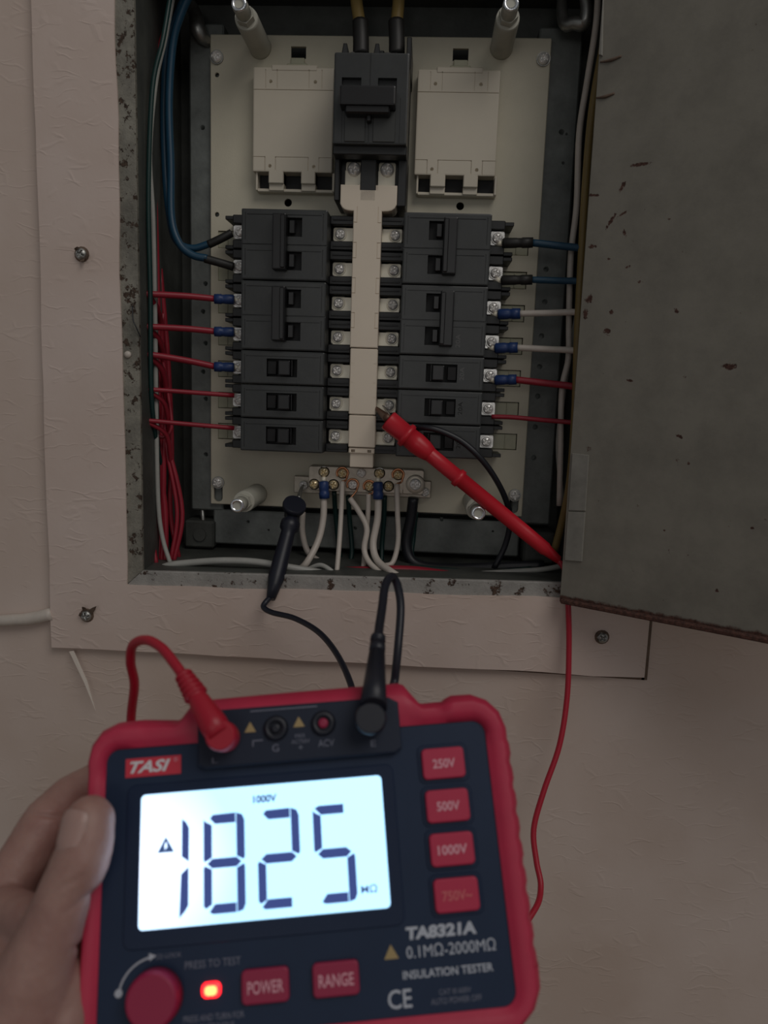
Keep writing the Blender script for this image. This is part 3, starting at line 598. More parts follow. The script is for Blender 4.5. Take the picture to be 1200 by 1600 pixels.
for k, (lab, y0, y1, lx, lug, rr, r0, low) in enumerate((('uppermost blue-lugged red wire on the left', 460, 467, 337, 1, 2.3, 2, 258), ('middle blue-lugged red wire on the left', 511, 518, 337, 1, 2.3, 6, 252), ('lowest blue-lugged red wire on the left', 555, 573, 337, 1, 2.3, 10, 246), ('upper thin bare-ended red wire on the left', 609, 618, 366, 0, 1.7, 14, 265), ('lower thin bare-ended red wire on the left', 658, 669, 366, 0, 1.7, 17, 270))):
    pts = ins(r0, lab, y0, y1, lx, 0, rr, low)
    wire_thing(lab, pts, rr, W_red, group=G1, lug=[at(366, y1 + 1, -31), at(335, y1, -33)] if lug else None, lugr=3.5)
wire_thing('red wire hanging along the far left inside the box', [at(268, -25, -18), at(262, 30, -20), at(244, 100, -25), at(238, 200, -30), at(243, 330, -30), at(247, 480, -30), at(248, 600, -30), at(246, 740, -30), at(236, 820, -38), at(245, 886, -45)], 1.8, W_red)
wire_thing('thin white wire hanging along the far left inside the box', [at(275, -30, -30), at(258, 60, -36), at(243, 130, -40), at(234, 240, -44), at(239, 340, -44), at(242, 480, -44), at(244, 640, -42), at(247, 780, -40), at(254, 840, -40), at(268, 886, -42)], 1.7, W_grey)
wire_thing('dark green wire behind the white one on the left', [at(270, -30, -40), at(255, 60, -48), at(238, 140, -52), at(232, 300, -55), at(235, 460, -55), at(238, 640, -50), at(258, 760, -20), at(272, 860, -10)], 1.7, W_green)
wire_thing('looped red wire low in the left bundle', [at(229, 600, -50), at(243, 625, -40), at(240, 668, -38), at(252, 683, -36), at(268, 668, -34), at(262, 610, -30), at(252, 540, -28), at(256, 480, -20)], 1.4, W_red)
wire_thing('red wire slanting down to the lower left corner', [at(250, 420, -22), at(262, 560, -20), at(268, 700, -20), at(266, 800, -22), at(280, 876, -25)], 2, W_red)
wire_thing('thick grey-white cable bowed over the lower rim', [at(236, 896, -45), at(262, 884, -50), at(300, 879, -50), at(350, 876, -52), at(400, 878, -52), at(450, 886, -52), at(520, 898, -46)], 2.6, W_grey, cat='cable', name='cable')
# right side
def rw(lab, y0, y1, lx0, lx1, mt, rr, lugr, sleeve=0):
    x1 = 915 - (y1 - 390) * .09
    wire_thing(lab, [at(lx1 - 3, y0, -34), at((lx1 + x1) / 2, (y0 + y1) / 2, -37), at(x1, y1, -44), at(x1 + 22, y1 + 8, -42), at(x1 + 30, y1 + 40, -30)], rr, mt, group='short wires on the right side', lug=[at(lx0 - 5, y0 + 1, -31), at(lx1 + 1, y0, -34)], lugr=lugr + .35, lugmat=W_sleeve if sleeve else None)
rw('upper blue wire with black sleeve on the right', 379, 389, 790, 832, W_blue, 2.6, 3.2, 1); rw('lower blue wire with black sleeve on the right', 437, 440, 788, 831, W_blue, 2.4, 3.1, 1)
rw('upper white wire with blue lug on the right', 490, 488, 783, 812, W_white, 2.3, 3.4); rw('lower white wire with blue lug on the right', 543, 548, 778, 808, W_white, 2.3, 3.4)
rw('red wire with blue lug on the right', 593, 604, 778, 806, W_red, 2.5, 3.3)
wire_thing('thin bare-ended red wire on the right', [at(768, 651, -30), at(800, 652, -32), at(845, 656, -36), at(892, 660, -44), at(915, 664, -42)], 1.7, W_red, group='short wires on the right side')
wire_thing('long white wire hanging down the right inner wall', [at(935, -20, -30), at(931, 40, -30), at(917, 130, -30), at(905, 210, -30), at(901, 320, -30), at(892, 400, -30), at(889, 500, -30), at(888, 560, -32), at(878, 610, -34), at(876, 700, -34), at(874, 790, -34)], 2.2, W_white)
wire_thing('second white wire crossing the long one on the right', [at(905, 470, -20), at(893, 540, -26), at(880, 620, -22), at(872, 700, -20), at(880, 790, -20)], 1.8, W_grey)
wire_thing('yellowish cable along the right side of the box', [at(945, 60, -38), at(926, 170, -40), at(916, 280, -42), at(909, 400, -44), at(903, 520, -46), at(899, 640, -46), at(892, 740, -46), at(882, 800, -42), at(866, 862, -36)], 2.9, W_yellow, cat='cable', name='cable')
# supply cables
for lab, px0, px1 in (('left yellow supply cable entering the main breaker', 557, 563), ('right yellow supply cable entering the main breaker', 623, 619)):
    wire_thing(lab, [at(px0 - 1, -40, -22), at(px0, 0, -26), at(px1, 45, -30), at(px1 + 1, 75, -32)], 4.2, W_yellow, cat='cable', name='cable', lug=[at(px1, 34, -29), at(px1 + 1, 60, -31), at(px1 + 1, 86, -32)], lugname='boot', lugmat=W_sleeve, lugr=5.6)
# terminal bar wires
def low(lab, pts, r, mt, lug=None, grp=G2, loop=None):
    o = wire_thing(lab, [at(*p_) for p_ in pts], r, mt, group=grp, lug=[at(*p_) for p_ in lug] if lug else None, lugr=3.9)
    if loop:                                 # stripped copper end hooked round its screw
        b = at(*pts[0]); c = at(*loop, -17.9); pt = [b - b, (c - b) + Vector((2.5, 0, -5.5))] + [(c - b) + Vector((4.5 * math.sin(a), 0, -4.5 * math.cos(a))) for a in (.9, 1.8, 2.7, 3.6, 4.5, 5.3)]
        obj('bare_end', MB().tube(pt, .75, 8), M_copper, o)
low('white wire with blue lug leaving the bar at its left end', [(506, 775, -20), (505, 810, -24), (497, 845, -30), (480, 878, -40), (465, 893, -38)], 2.6, W_white, [(505.5, 752, -20), (507, 779, -21)])
low('straight white printed wire left of the bar centre', [(535, 752, -21), (533, 800, -26), (530, 850, -36), (526, 897, -48)], 1.9, W_white, loop=(535, 739.5))
low('white wire snaking across its neighbour below the bar centre', [(547, 779, -20), (560, 798, -24), (573, 825, -28), (569, 858, -32), (578, 880, -38), (602, 899, -46)], 2.2, W_white, loop=(551, 757.5))
low('white wire hanging behind the snaking one', [(576, 772, -19), (575, 800, -20), (572, 840, -22), (567, 897, -34)], 2, W_white, loop=(577, 760))
low('thick white wire with blue lug right of the bar centre', [(591, 776, -20), (590, 810, -24), (583, 850, -30), (590, 876, -38), (612, 894, -50), (630, 905, -52)], 2.7, W_white, [(590.5, 753, -20), (591, 780, -21)])
low('white wire hooking left at the right end of the bar', [(620, 756, -20), (621, 800, -22), (622, 845, -24), (614, 878, -30), (600, 884, -34)], 2, W_white, loop=(622, 742))
low('curved white wire behind the black probe', [(473, 800, -6), (473, 835, -6), (484, 866, -8), (515, 882, -12), (560, 886, -14)], 2.4, W_white)
low('short white wire arched at the lower rim', [(480, 890, -40), (500, 883, -44), (515, 890, -48), (524, 900, -50)], 1.8, W_grey)
for lab, pts in (('green wire at the left behind the terminal bar', [(522, 768, -8), (524, 800, -2), (528, 840, 0), (532, 880, -4)]), ('dark green wire behind the straight white wire', [(544, 775, -8), (546, 810, -2), (550, 860, -4), (545, 888, -12)]), ('green wire behind the thick white wire', [(601, 775, -10), (600, 810, -6), (597, 850, -4), (596, 880, -10)]), ('green wire beside the thick black cable', [(650, 800, -4), (646, 840, 0), (645, 870, -5), (670, 884, -12)])):
    low(lab, pts, 1.9, W_green, grp='green wires behind the terminal bar')
wire_thing('thick black cable hanging from the ring screw', [at(646, 778, -12), at(642, 810, -10), at(635, 850, -10), at(648, 880, -14), at(700, 888, -18), at(780, 886, -20), at(850, 884, -22)], 4.2, W_black, cat='cable', name='cable')
wire_thing('red wires end lying behind the lower rim', [at(478, 893, -38), at(540, 893, -36), at(600, 891, -36), at(650, 892, -36), at(700, 899, -40)], 3.6, W_red)
wire_thing('white wire lying in the lower right of the box', [at(690, 900, -40), at(740, 897, -38), at(800, 893, -36), at(845, 890, -36), at(880, 884, -34)], 2, W_grey)
wire_thing('thin teal wire lying in the lower right of the box', [at(640, 885, -22), at(700, 890, -30), at(760, 894, -30), at(830, 888, -28)], 1.6, W_green)
wire_thing('black cable curving over the lower right breaker to the corner', [at(628, 672, -40), at(662, 668, -54), at(690, 674, -56), at(722, 690, -56), at(750, 715, -56), at(773, 746, -50), at(790, 780, -40), at(797, 812, -30), at(790, 850, -25), at(772, 888, -25)], 2.2, W_black, cat='cable', name='cable')

# ================================================================== THE TESTER
R3 = Matrix((TX, TY, TZ)).transposed()
tester = empty('insulation_tester', 'red and dark grey insulation tester with a glowing display, held in the hand', 'tester', TO)
tester.rotation_euler = R3.to_euler()
def tp(name, mb, mt, label=None, parent=None): return obj(name, mb, mt, parent or tester, label)
OUT = [(-67.6, 36.9), (-66.3, 43.5), (-62.5, 48.6), (-56.5, 51.2), (-48, 51.4), (-34.8, 50.2), (-33.4, 51.2), (-29.7, 56.2), (-22, 57), (0, 57.3), (48.5, 57.6), (50.5, 56.8), (55.8, 49.6), (57, 49.3), (64.5, 49.4), (66, 50.4), (68.5, 51.4), (75.8, 51.3), (81.5, 48.8), (86, 44), (88, 37.5)]
z = 33.5
while z > -37: OUT += [(88.1, z), (88.7, z - 2), (88.8, z - 5.4), (88.2, z - 7.2)]; z -= 8.6
OUT += [(89, -41), (88.6, -48), (85.6, -54.5), (80, -59.6), (73, -61.5), (30, -61.8), (-20, -61.8), (-54, -61.5), (-61, -59), (-66, -53), (-67.5, -46), (-67.5, -20), (-67.6, 10)]
PX0, PX1, PZ0, PZ1, PR = -59.6, 78.8, -51.6, 40.6, 4.5
def nearest(x, z, g=0):
    cx, cz = min(max(x, PX0 + PR), PX1 - PR), min(max(z, PZ0 + PR), PZ1 - PR); d = Vector((x - cx, z - cz)); d = d.normalized() * (PR + g); return cx + d.x, cz + d.y
def dens(P_, step=3.0):
    o_ = []
    for i in range(len(P_)):
        a, b_ = Vector(P_[i]), Vector(P_[(i + 1) % len(P_)]); k = max(1, int((b_ - a).length / step)); o_ += [tuple(a.lerp(b_, j / k)) for j in range(k)]
    return o_
D = dens(OUT); n = len(D); cen = Vector((10, -2))
rings = []
def guard(x, z): return -1.0 if z > 36 and (x > 65.5 or x < -48.5) else 0
def ring(fn, y): rings.append([(*fn(x, z), y + (guard(x, z) if y < 3 and y > -3 and len(rings) < 9 else 0)) for x, z in D])
def mixp(t_, g=0):
    def f(x, z):
        a = nearest(x, z, g); return a[0] + (x - a[0]) * t_, a[1] + (z - a[1]) * t_
    return f
ring(mixp(.35), 38); ring(mixp(.85), 36); ring(mixp(1), 30); ring(mixp(1), 7); ring(mixp(.93), 2.5); ring(mixp(.78), -1.2); ring(mixp(.66), -2.4); ring(mixp(.42), -2.6); ring(mixp(.2), -1.6); ring(mixp(0, .3), -.6); ring(mixp(0, 0), 2)
t = MB(); vsx = [(x, y, z) for r_ in rings for (x, z, y) in r_]; fs = [(i * n + k, i * n + (k + 1) % n, (i + 1) * n + (k + 1) % n, (i + 1) * n + k) for i in range(len(rings) - 1) for k in range(n)]
fs += [tuple(range(n))]
t._add(vsx, fs, smooth=True); co = tp('casing', t, M_case, 'red rubber casing with scalloped grip')
md = co.modifiers.new('es', 'EDGE_SPLIT'); md.split_angle = math.radians(38)
tp('front_panel', MB().prism(rrect(PX0 - .5, PX1 + .5, PZ0 - .5, PZ1 + .5, PR)[::-1], 0, 5, .2, 1), M_panel, 'dark grey front panel tinted with blue screen haze')
tp('socket_panel', MB().prism([(-26.5, 33), (-26.5, 49.5), (-18, 51.8), (44, 51.6), (47.5, 49.5), (47.5, 33), (45, 31.5), (-24, 31.5)][::-1], -3.6, 1, .8, 2), M_panel2, 'raised dark socket panel')
tp('panel_line', MB().box(-7.1, 17.5, -3.8, -3.5, 50.1, 50.5), M_print2)
# display
tp('screen_bezel', MB().prism(rrect(-52, 43.8, -24.8, 28, 3)[::-1], -.5, .4, .25, 1), M_bez)
scr = tp('screen', MB().prism(rrect(-46.9, 39.2, -19, 24.4, 1.6)[::-1], -.7, 0, 0), M_lcd, 'backlit display glowing pale blue')
def seg(name, P_, mt=M_lcdseg):
    return tp(name, MB().prism(P_[::-1], -.8, -.6), mt, None, scr)
def digit(x0, x1, on, z1=15.8, z0=-16, w_=2.9, h=3.1, zm=-.1):
    g = .28
    sg = {'a': [(x0 + 2.2, z1 - 1.2), (x0 + 3.2, z1), (x1 - w_ - .3, z1 + .2), (x1 - w_ - .3, z1 - h), (x0 + 4, z1 - h)] if 'b' in on else [(x0 + .7, z1 - .8), (x0 + 2.2, z1), (x1 - 3.2, z1), (x1 - 3.2, z1 - h), (x0 + 3, z1 - h)],
          'b': [(x1 - w_, z1 + .2), (x1 - .8, z1 - .6), (x1, z1 - 2.4), (x1, zm + 1.6), (x1 - .4, zm + .6), (x1 - w_, zm + 1.9)],
          'f': [(x0 + .7, z1 - 2.2), (x0 + w_, z1 - 3.4), (x0 + w_, zm + 1.9), (x0 + .4, zm + .6), (x0, zm + 1.4), (x0, z1 - 1.4)],
          'g': [(x0 + 1.2, zm), (x0 + 3, zm + h / 2), (x1 - 3, zm + h / 2), (x1 - 1.2, zm), (x1 - 3, zm - h / 2), (x0 + 3, zm - h / 2)],
          'e': [(x0, zm - 1.4), (x0 + .4, zm - .6), (x0 + w_, zm - 1.9), (x0 + w_, z0 + 3), (x0 + .9, z0 + 1.8), (x0, z0 + 2.6)],
          'c': [(x1 - w_, zm - 1.9), (x1 - .4, zm - .6), (x1, zm - 1.6), (x1, z0 + 2.4), (x1 - .8, z0 + .6), (x1 - w_, z0)],
          'd': [(x0 + 2, z0 + .7), (x0 + 3.8, z0 + h), (x1 - w_ - .3, z0 + h), (x1 - w_ - .3, z0), (x0 + 3.2, z0)] if 'c' in on else [(x0 + 1.2, z0 + .8), (x0 + 3.2, z0 + h), (x1 - 3.4, z0 + h), (x1 - 3.4, z0), (x0 + 2.2, z0)]}
    for k in on: seg('digit_segment', sg[k])
seg('digit_segment', [(-32.4, 15.3), (-31, 14.2), (-29.9, 12.2), (-29.9, 1.2), (-32.4, 3)]); seg('digit_segment', [(-32.6, -2.6), (-30, -.4), (-30, -12.6), (-31.2, -14.4), (-33.1, -16.3)])
digit(-24.8, -10.4, 'abcdefg'); digit(-6, 8.9, 'abged'); digit(13.8, 28.1, 'afgcd')
seg('warning_symbol', [(-38, 9.9), (-35.0, 4.8), (-40.9, 4.8)], mat('lcd_tri', (.05, .1, .2), .4, emit=(.02, .05, .16), es=.9)); tp('warning_bolt', MB().prism([(-38.1, 8.0), (-37.5, 8.0), (-37.7, 6.9), (-37.3, 6.8), (-38.4, 5.5), (-38.1, 6.4), (-38.5, 6.5)][::-1], -.95, -.7), M_lcd, None, scr)
obj('lettering', text_mesh('1000V', -7.2, 1.2, 18.4, 21.1, MATS['lcd_tri'], -.7, bold=.035), None, scr); obj('lettering', text_mesh('MΩ', 29.4, 35, -13.8, -11.2, MATS['lcd_tri'], -.7, bold=.012), None, scr)
# voltage buttons
for (z1, z0, s_, mt) in ((32.1, 21.4, '250V', M_btnprint), (17.7, 6.7, '500V', M_btnprint), (3.2, -7.6, '1000V', M_btnprint), (-11.4, -22.2, '750V~', M_btndim)):
    b = tp('button', MB().prism(rrect(54.5, 70, z0, z1, 1.6, 4)[::-1], -2, 0, .6, 2), M_btn)
    tp('button_surround', MB().prism(rrect(53, 71.5, z0 - 1.4, z1 + 1.4, 2.4, 4)[::-1], -.4, 0, .2, 1), M_bez)
    wd = 4.1 if len(s_) == 4 else 5.2; obj('lettering', text_mesh(s_, 62.4 - wd, 62.4 + wd, (z0 + z1) / 2 - 1.7, (z0 + z1) / 2 + 1.5, mt, -2.0, bold=.02), None, b)
for (x0, x1, s_) in ((-12.2, 3.5, 'POWER'), (11.4, 26.9, 'RANGE')):
    b = tp('button', MB().prism(rrect(x0, x1, -43.8, -33.5, 1.6, 4)[::-1], -2, 0, .6, 2), M_knob)
    obj('lettering', text_mesh(s_, x0 + 2, x1 - 1.8, -40.8, -37, M_btnprint if s_ == 'RANGE' else M_btnprint, -2.0, bold=.01), None, b)
kn = tp('knob', MB().lathe([(0, 8.9), (6, 8.6), (7.4, 8), (7.6, 7.4)], (-40.6, .2, -39), (0, -1, 0), 40), M_knob, 'round maroon test knob')
a_ = [(-40.6 + 12.4 * math.cos(math.radians(a)), -.15, -38.6 + 11.4 * math.sin(math.radians(a))) for a in range(172, 98, -8)]
tp('dial_arc', MB().tube(a_, .38, 6, 2).lathe([(0, 1.3), (.4, 1.3)], a_[0], (0, -1, 0), 14).prism([(a_[-1][0] - .5, a_[-1][2] + 1.3), (a_[-1][0] + 2, a_[-1][2] + .4), (a_[-1][0] - .2, a_[-1][2] - 1)][::-1], -.3, 0), M_print)
led = tp('indicator_lamp', MB().prism(rrect(-25.6, -19.2, -40.9, -36.2, 1.8)[::-1], -1.2, 0, .6, 2), M_led, 'glowing red test lamp'); tp('lamp_core', MB().prism(rrect(-24.4, -20.4, -40, -37.2, 1.2)[::-1], -1.35, -1), M_ledc, None, led)
def let(s_, x0, x1, z0, z1, mt=M_print, y=0, **k): return obj('lettering', text_mesh(s_, x0, x1, z0, z1, mt, y, **k), None, tester)
bd = tp('badge', MB().box(-52.9, -33, -.4, 0, 30.7, 37.2), M_badge, 'red badge with white lettering'); obj('lettering', text_mesh('TASI', -51.3, -36.8, 32, 36.2, mat('badge_white', (.72, .72, .75), .5), -.4, shear=.35, bold=.03), None, bd); obj('lettering', text_mesh('®', -35.6, -34.1, 35, 36.5, M_btnprint, -.4), None, bd)
let('TA8321A', 43.7, 68, -29.5, -25.5, shear=.08, bold=.05); let('0.1MΩ-2000MΩ', 43.4, 74, -35, -31.2, M_print); let('INSULATION TESTER', 41.6, 72.3, -41.1, -38.6, M_print, bold=.015)
let('CE', 36, 44, -49.4, -43.8, M_print, bold=.01); let('CAT III 600V', 53.3, 64, -46.6, -45, M_print2); let('AUTO POWER OFF', 50.3, 67.3, -49.3, -47.5, M_print2)
let('(2) LOCK', -40.8, -32.4, -28.4, -26.6, M_print2); let('PRESS TO TEST', -31.2, -12.6, -31.9, -29.6, M_print2); let('PRESS AND TURN FOR', -31.6, -11.7, -47.4, -45.5, M_print2); let('CONTINUOUS', -28, -15, -50, -48.2, M_print2)
y = -3.6
let('L', -21.2, -19.2, 33.2, 35, M_print2, y); let('G', .5, 2.9, 35.4, 38, M_print2, y); let('MAX', 9, 12.6, 39.6, 41, M_print2, y); let('AC750V', 7.5, 14.2, 37.6, 39, M_print2, y); let('+', 10, 11.6, 35.4, 37, M_print2, y); let('ACV', 17.2, 23, 35.8, 38.2, M_print2, y); let('E', 36.3, 38.2, 34.4, 36.6, M_print2, y)
tp('panel_line', MB().box(-6.6, -2.8, y - .2, y, 39.6, 40), M_print2); tp('panel_line', MB().box(-6.6, -6.2, y - .2, y, 37.8, 39.8), M_print2)
for (cx, cz, r, yy) in ((-7.3, 44.5, 2.1, y), (10.5, 45, 2.1, y), (38.2, -32.8, 2.5, 0)):
    tp('warning_triangle', MB().prism([(cx, cz + r), (cx + r, cz - r * .75), (cx - r, cz - r * .75)][::-1], yy - .15, yy), M_warn)
for (cx, cz, r, mt) in ((2, 43.6, 4, M_lead_blk), (19.4, 44, 4, M_knob)):
    s_ = tp('socket', MB().lathe([(0, r + .6), (1.6, r), (1.6, r - 1.5), (.2, r - 1.7)], (cx, y, cz), (0, -1, 0), 26), M_lead_blk)
    obj('socket_core', MB().lathe([(0, 1.9), (1.2, 1.8), (1.3, .8)], (cx, y, cz), (0, -1, 0), 16), mt, s_)

# ================================================================== TEST LEADS
def twist(mb, p0, p1, prof, n=22): return mb.lathe(prof, p0, Vector(p1) - Vector(p0), n)
# red lead
p_red = empty('red_test_lead', 'red test lead with its probe on the right breakers and plug in the tester', 'test lead', at(740, 765, -62)); O1 = at(740, 765, -62)
def rp(name, mb, mt, lab=None, o=None): 
    bmesh.ops.translate(mb.bm, vec=-O1, verts=mb.bm.verts); return obj(name, mb, mt, o or p_red, lab)
a, b = at(606, 656, -60), at(873, 875, -66); Lp = (b - a).length
rp('probe_handle', twist(MB(), a, b, [(20, 5.2), (26, 6.6), (30, 6), (33, 5.3), (Lp * .40, 5.3), (Lp * .402, 6.6), (Lp * .425, 6.6), (Lp * .428, 5.4), (Lp * .8, 5.2), (Lp * .92, 4.9), (Lp * .93, 4.2), (Lp, 2.9)], 26), M_lead_red2)
rp('clip_sleeve', twist(MB(), a, b, [(1.5, 6.4), (0, 7.0), (1, 7.3), (15, 7.0), (15.3, 8.6), (17.3, 9.0), (19, 8.5), (19.3, 7.2), (26, 7.6), (33, 6.9), (38, 5.6), (39, 4.5)], 28), M_lead_red2, 'flared red sleeve of the clip')
u = (b - a).normalized()
rp('clip_jaw', MB().tube([a + u * 2 + Vector((-1.5, 0, 2)), at(598, 647, -46), at(588, 638, -38)], [3.2, 2.6, 1.4], 8, 4), mat('tarnished_brass', (.14, .075, .05), .45, .5), 'tarnished hook jaw')
rp('clip_jaw', MB().tube([a + u * 2 + Vector((2, 0, 2)), at(604, 641, -44), at(598, 634, -38)], [.8, .7, .5], 8, 4), M_chrome, 'bright steel pin')
rp('cable', MB().tube([b - u * 2, b + u * 5 + Vector((0, -3, -3)), at(886, 915, -76), at(888, 950, -80), at(889, 1010, -82), at(886, 1090, -88), at(874, 1165, -98), at(850, 1235, -110), at(834, 1295, -120), at(838, 1345, -130), at(845, 1385, -140), at(835, 1422, -155), at(790, 1470, -175), at(680, 1500, -200), at(480, 1480, -230), tat(330, 1400, 62), tat(230, 1280, 60), tat(206, 1180, 52), tat(205, 1120, 44), tat(210, 1070, 30), tat(204, 1035, 20), tat(208, 1008, 12), tat(228, 1000, 4), tat(252, 1012, -2), tat(272, 1036, -6), tat(286, 1056, -8), tat(295, 1072, -9)], 1.95, 12, 8), M_lead_red)
pa, pb = tat(285, 1052, -8), tat(345, 1150, -15); Lq = (pb - pa).length
pr = [(0, 2.4)]
for k in range(5): pr += [(1 + k * 2.2, 3.4 + .25 * k), (2 + k * 2.2, 3.4 + .25 * k), (2.1 + k * 2.2, 2.7 + .2 * k), (3.1 + k * 2.2, 2.7 + .2 * k)]
pr += [(13, 3.8), (Lq * .8, 4.9), (Lq, 4.8)]
pg = rp('plug', twist(MB(), pa, pb, pr, 20), M_lead_red, 'red right-angled plug')
rp('plug_head', MB().lathe([(0, 4.6), (8, 5.3), (16.5, 5.3), (17.5, 4.6)], tat(344, 1149, -17.5) + TY * 17 , -TY, 30), M_lead_red, None, pg)
# black lead
O1 = at(440, 870, -50)
p_red = empty('black_test_lead', 'black test lead with its probe on the left end of the terminal bar', 'test lead', O1)
a, b = at(462, 786, -34), at(423, 936, -80); u = (b - a).normalized(); Lp = (b - a).length
rp('clip_sleeve', MB().lathe([(0, 8.4), (2.5, 8.9), (5, 8.4), (6, 6.4), (14, 5)], at(461, 787, -42), Vector((-.25, 1, -.25)).lerp(u, .42), 28), M_lead_blk, 'flared round black cap of the clip')
rp('probe_handle', twist(MB(), a, b, [(2, 6.2), (8, 6.0), (11, 5.2), (14, 5.2), (16, 6.9), (19, 7.2), (22, 6.9), (24, 5.2), (30, 5.4), (Lp * .75, 6), (Lp * .8, 5.8), (Lp * .86, 4.9), (Lp, 3.2)], 26), M_lead_blk)
rp('clip_jaw', MB().tube([at(466, 780, -30), at(470, 766, -18), at(474, 758, -12)], [2, 1.4, .8], 8, 4), M_dark_steel)
rp('cable', MB().tube([at(424, 932, -79), at(415, 941, -84), at(412, 949, -86), at(425, 957, -92), at(460, 966, -105), at(497, 987, -125), at(525, 1020, -150), at(547, 1066, -180), at(560, 1120, -200), at(590, 1200, -215), at(630, 1180, -220), tat(612, 1100, 60), tat(617, 1060, 55), tat(622, 1010, 52), tat(626, 950, 54), tat(621, 915, 52), tat(612, 901, 48), tat(602, 915, 40), tat(597, 950, 28), tat(592, 985, 14), tat(590, 1005, 6)], 1.95, 12, 8), M_lead_blk)
pa, pb = tat(591, 993, 8), tat(583, 1105, -15); Lq = (pb - pa).length
pr = [(0, 2.3), (1, 3.0), (3, 3.1), (3.2, 2.3), (5, 2.3), (5.2, 3.1), (9, 3.2), (9.2, 2.7), (10, 2.7), (10.2, 3.2), (Lq * .7, 4.2), (Lq, 5)]
pg = rp('plug', twist(MB(), pa, pb, pr, 20), M_lead_blk, 'black right-angled plug')
rp('plug_head', MB().lathe([(0, 4.8), (8, 5.7), (15, 5.7), (16, 5)], tat(579, 1122, -16) + TY * 15.5, -TY, 30), M_lead_blk, None, pg)

# ================================================================== THE HAND
def cone(mb, p0, p1, r0, r1, n=20):
    p0, p1 = Vector(p0), Vector(p1); L_ = (p1 - p0).length; k = 6; prof = []
    for i in range(k + 1): a = PI / 2 * i / k; prof.append((-r0 * math.cos(a), r0 * math.sin(a)))
    for i in range(1, 5): prof.append((L_ * i / 5, r0 + (r1 - r0) * i / 5))
    for i in range(k, -1, -1): a = PI / 2 * i / k; prof.append((L_ + r1 * math.cos(a), r1 * math.sin(a)))
    mb.lathe(prof, p0, p1 - p0, n)
hb = MB(); HO = tat(60, 1500, 10)
def chain(P_):
    for (a, ra), (b, rb) in zip(P_, P_[1:]): cone(hb, a - HO, b - HO, ra, rb)
wr = tat(-190, 2060, 0)
thumb = [(tat(140, 1283, -12), 8.5), (tat(136, 1312, -12.5), 9.0), (tat(127, 1345, -13), 9.4), (tat(101, 1396, -12.5), 8.9), (tat(80, 1455, -10), 10), (tat(50, 1530, -6), 12.5), (tat(20, 1640, 2), 16)]
chain(thumb)
chain([(tat(92, 1525, 0), 7.6), (tat(100, 1592, 2), 9.6), (tat(70, 1690, 8), 15), (wr, 19)]); chain([(thumb[-1][0], 16), (wr, 20)])
mcp = [tat(-20, 1452, 26), tat(-75, 1545, 34), tat(-110, 1650, 38), tat(-125, 1750, 38)]
chain([(mcp[0], 10.5), (tat(22, 1368, 27), 9.6), (tat(72, 1284, 31), 9.2), (tat(112, 1242, 40), 8.4), (tat(165, 1215, 48), 8), (tat(240, 1190, 49), 7.4)])
chain([(mcp[1], 10.5), (tat(-10, 1440, 42), 9.8), (tat(52, 1382, 44), 9.2), (tat(150, 1330, 50), 8.4), (tat(260, 1300, 50), 7.6)])
chain([(mcp[2], 10), (tat(-30, 1560, 46), 9.4), (tat(40, 1500, 47), 8.9), (tat(150, 1450, 50), 8.2), (tat(250, 1420, 50), 7.4)])
chain([(mcp[3], 9), (tat(-50, 1670, 46), 8.4), (tat(20, 1620, 47), 7.8), (tat(120, 1580, 49), 7.2), (tat(190, 1560, 49), 6.6)])
for i, mc in enumerate(mcp): chain([(mc, 11), (mc.lerp(wr, .5) + TY * 4, 12.5), (wr, 15)])
for a, b in zip(mcp, mcp[1:]): chain([(a, 10.5), (b, 10.5)])
chain([(mcp[0], 10.5), (thumb[5][0].lerp(mcp[0], .45), 10.5), (thumb[5][0], 11)]); chain([(tat(10, 1420, 14), 8), (thumb[4][0], 8.5)])
chain([(mcp[1].lerp(thumb[6][0], .5), 13), (mcp[2].lerp(wr, .5), 13)])
el = CAM + Vector((-210, -60, -330)); chain([(wr, 21), (wr.lerp(el, .5), 29), (el, 36)])
me = hb.mesh('hand', M_skin); ho = bpy.data.objects.new('hand', me); COL.objects.link(ho); ho.location = HO * S
md = ho.modifiers.new('r', 'REMESH'); md.mode = 'VOXEL'; md.voxel_size = .0011; md.use_smooth_shade = True
md = ho.modifiers.new('s', 'SMOOTH'); md.iterations = 7; md.factor = .6
dg = bpy.context.evaluated_depsgraph_get(); me = bpy.data.meshes.new_from_object(ho.evaluated_get(dg)); ho.modifiers.clear(); ho.data = me
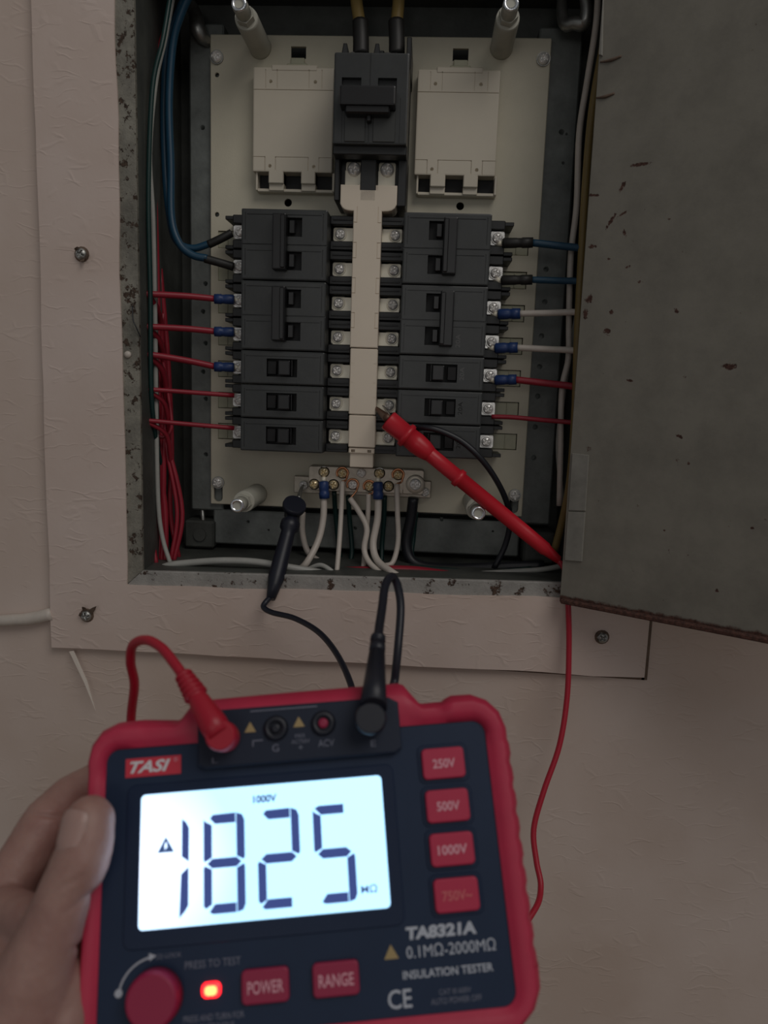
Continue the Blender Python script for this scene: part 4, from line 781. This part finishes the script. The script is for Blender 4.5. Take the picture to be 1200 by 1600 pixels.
# joint creases and soft skin unevenness
creases = [(tl(tat(137, 1404, -12)), 7, 1.5, (TX * -.55 + TZ * .83)), (tl(tat(95, 1388, -20)), 9, .5, (TX * -.4 + TZ * .9)), (tl(tat(76, 1275, 20)), 9, 1.6, (TX * .2 + TZ * .98)), (tl(tat(112, 1486, -6)), 6, 1.4, (TX * -.5 + TZ * .86))]
NRM = [v.normal.copy() for v in me.vertices]
for v, nn in zip(me.vertices, NRM):
    w_ = v.co / S + HO
    dsp = noise.noise(w_ * .12) * .35 + noise.noise(w_ * .5) * .10
    for c_, rad, dep_, ax in creases:
        q = w_ - (TO + TX * c_.x + TY * c_.y + TZ * c_.z); al = q.dot(ax); ac = (q - ax * al).length
        if ac < rad * 2: dsp -= dep_ * math.exp(-(al / .8) ** 2) * math.exp(-(ac / rad) ** 2)
    v.co += nn * dsp * S
for p_ in me.polygons: p_.use_smooth = True
me.materials.clear(); me.materials.append(M_skin)
tag(ho, 'bare left hand gripping the tester, thumb over its left rim', 'hand')
# thumbnail: a curved plate following the thumb's last joint
ta, tb = tat(140, 1280, -12), tat(124, 1350, -13); ax = (ta - tb).normalized(); nv = (-ray(120, 1310).normalized() * .80 - TX * .60); nv = (nv - ax * nv.dot(ax)).normalized(); sv = ax.cross(nv)
t = MB(); vs_, fs = [], []; NU, NVn = 8, 10
for i in range(NVn + 1):
    for j in range(NU + 1):
        s1, s2 = i / NVn, j / NU * 2 - 1; ln = 13.5 * (s1 - .5); wd = 6.4 * (1 - .16 * abs(s1 * 2 - 1) ** 4); a = s2 * wd / 9.2
        edge_ = min(1, (1 - abs(s2)) * 4) * min(1, s1 * 5, (1 - s1) * 5); R_ = 8.6 + .62 * edge_ - .35 * (s1 > .8) * 0
        ctr = tb.lerp(ta, .70) + ax * ln * (1 - .12 * s2 * s2 * (1 if s1 < .5 else 1)); vs_.append(ctr + (nv * math.cos(a) + sv * math.sin(a)) * R_ - HO)
for i in range(NVn):
    for j in range(NU): k = i * (NU + 1) + j; fs.append((k, k + 1, k + NU + 2, k + NU + 1))
t._add(vs_, fs, smooth=True); obj('thumbnail', t, M_nail, ho)
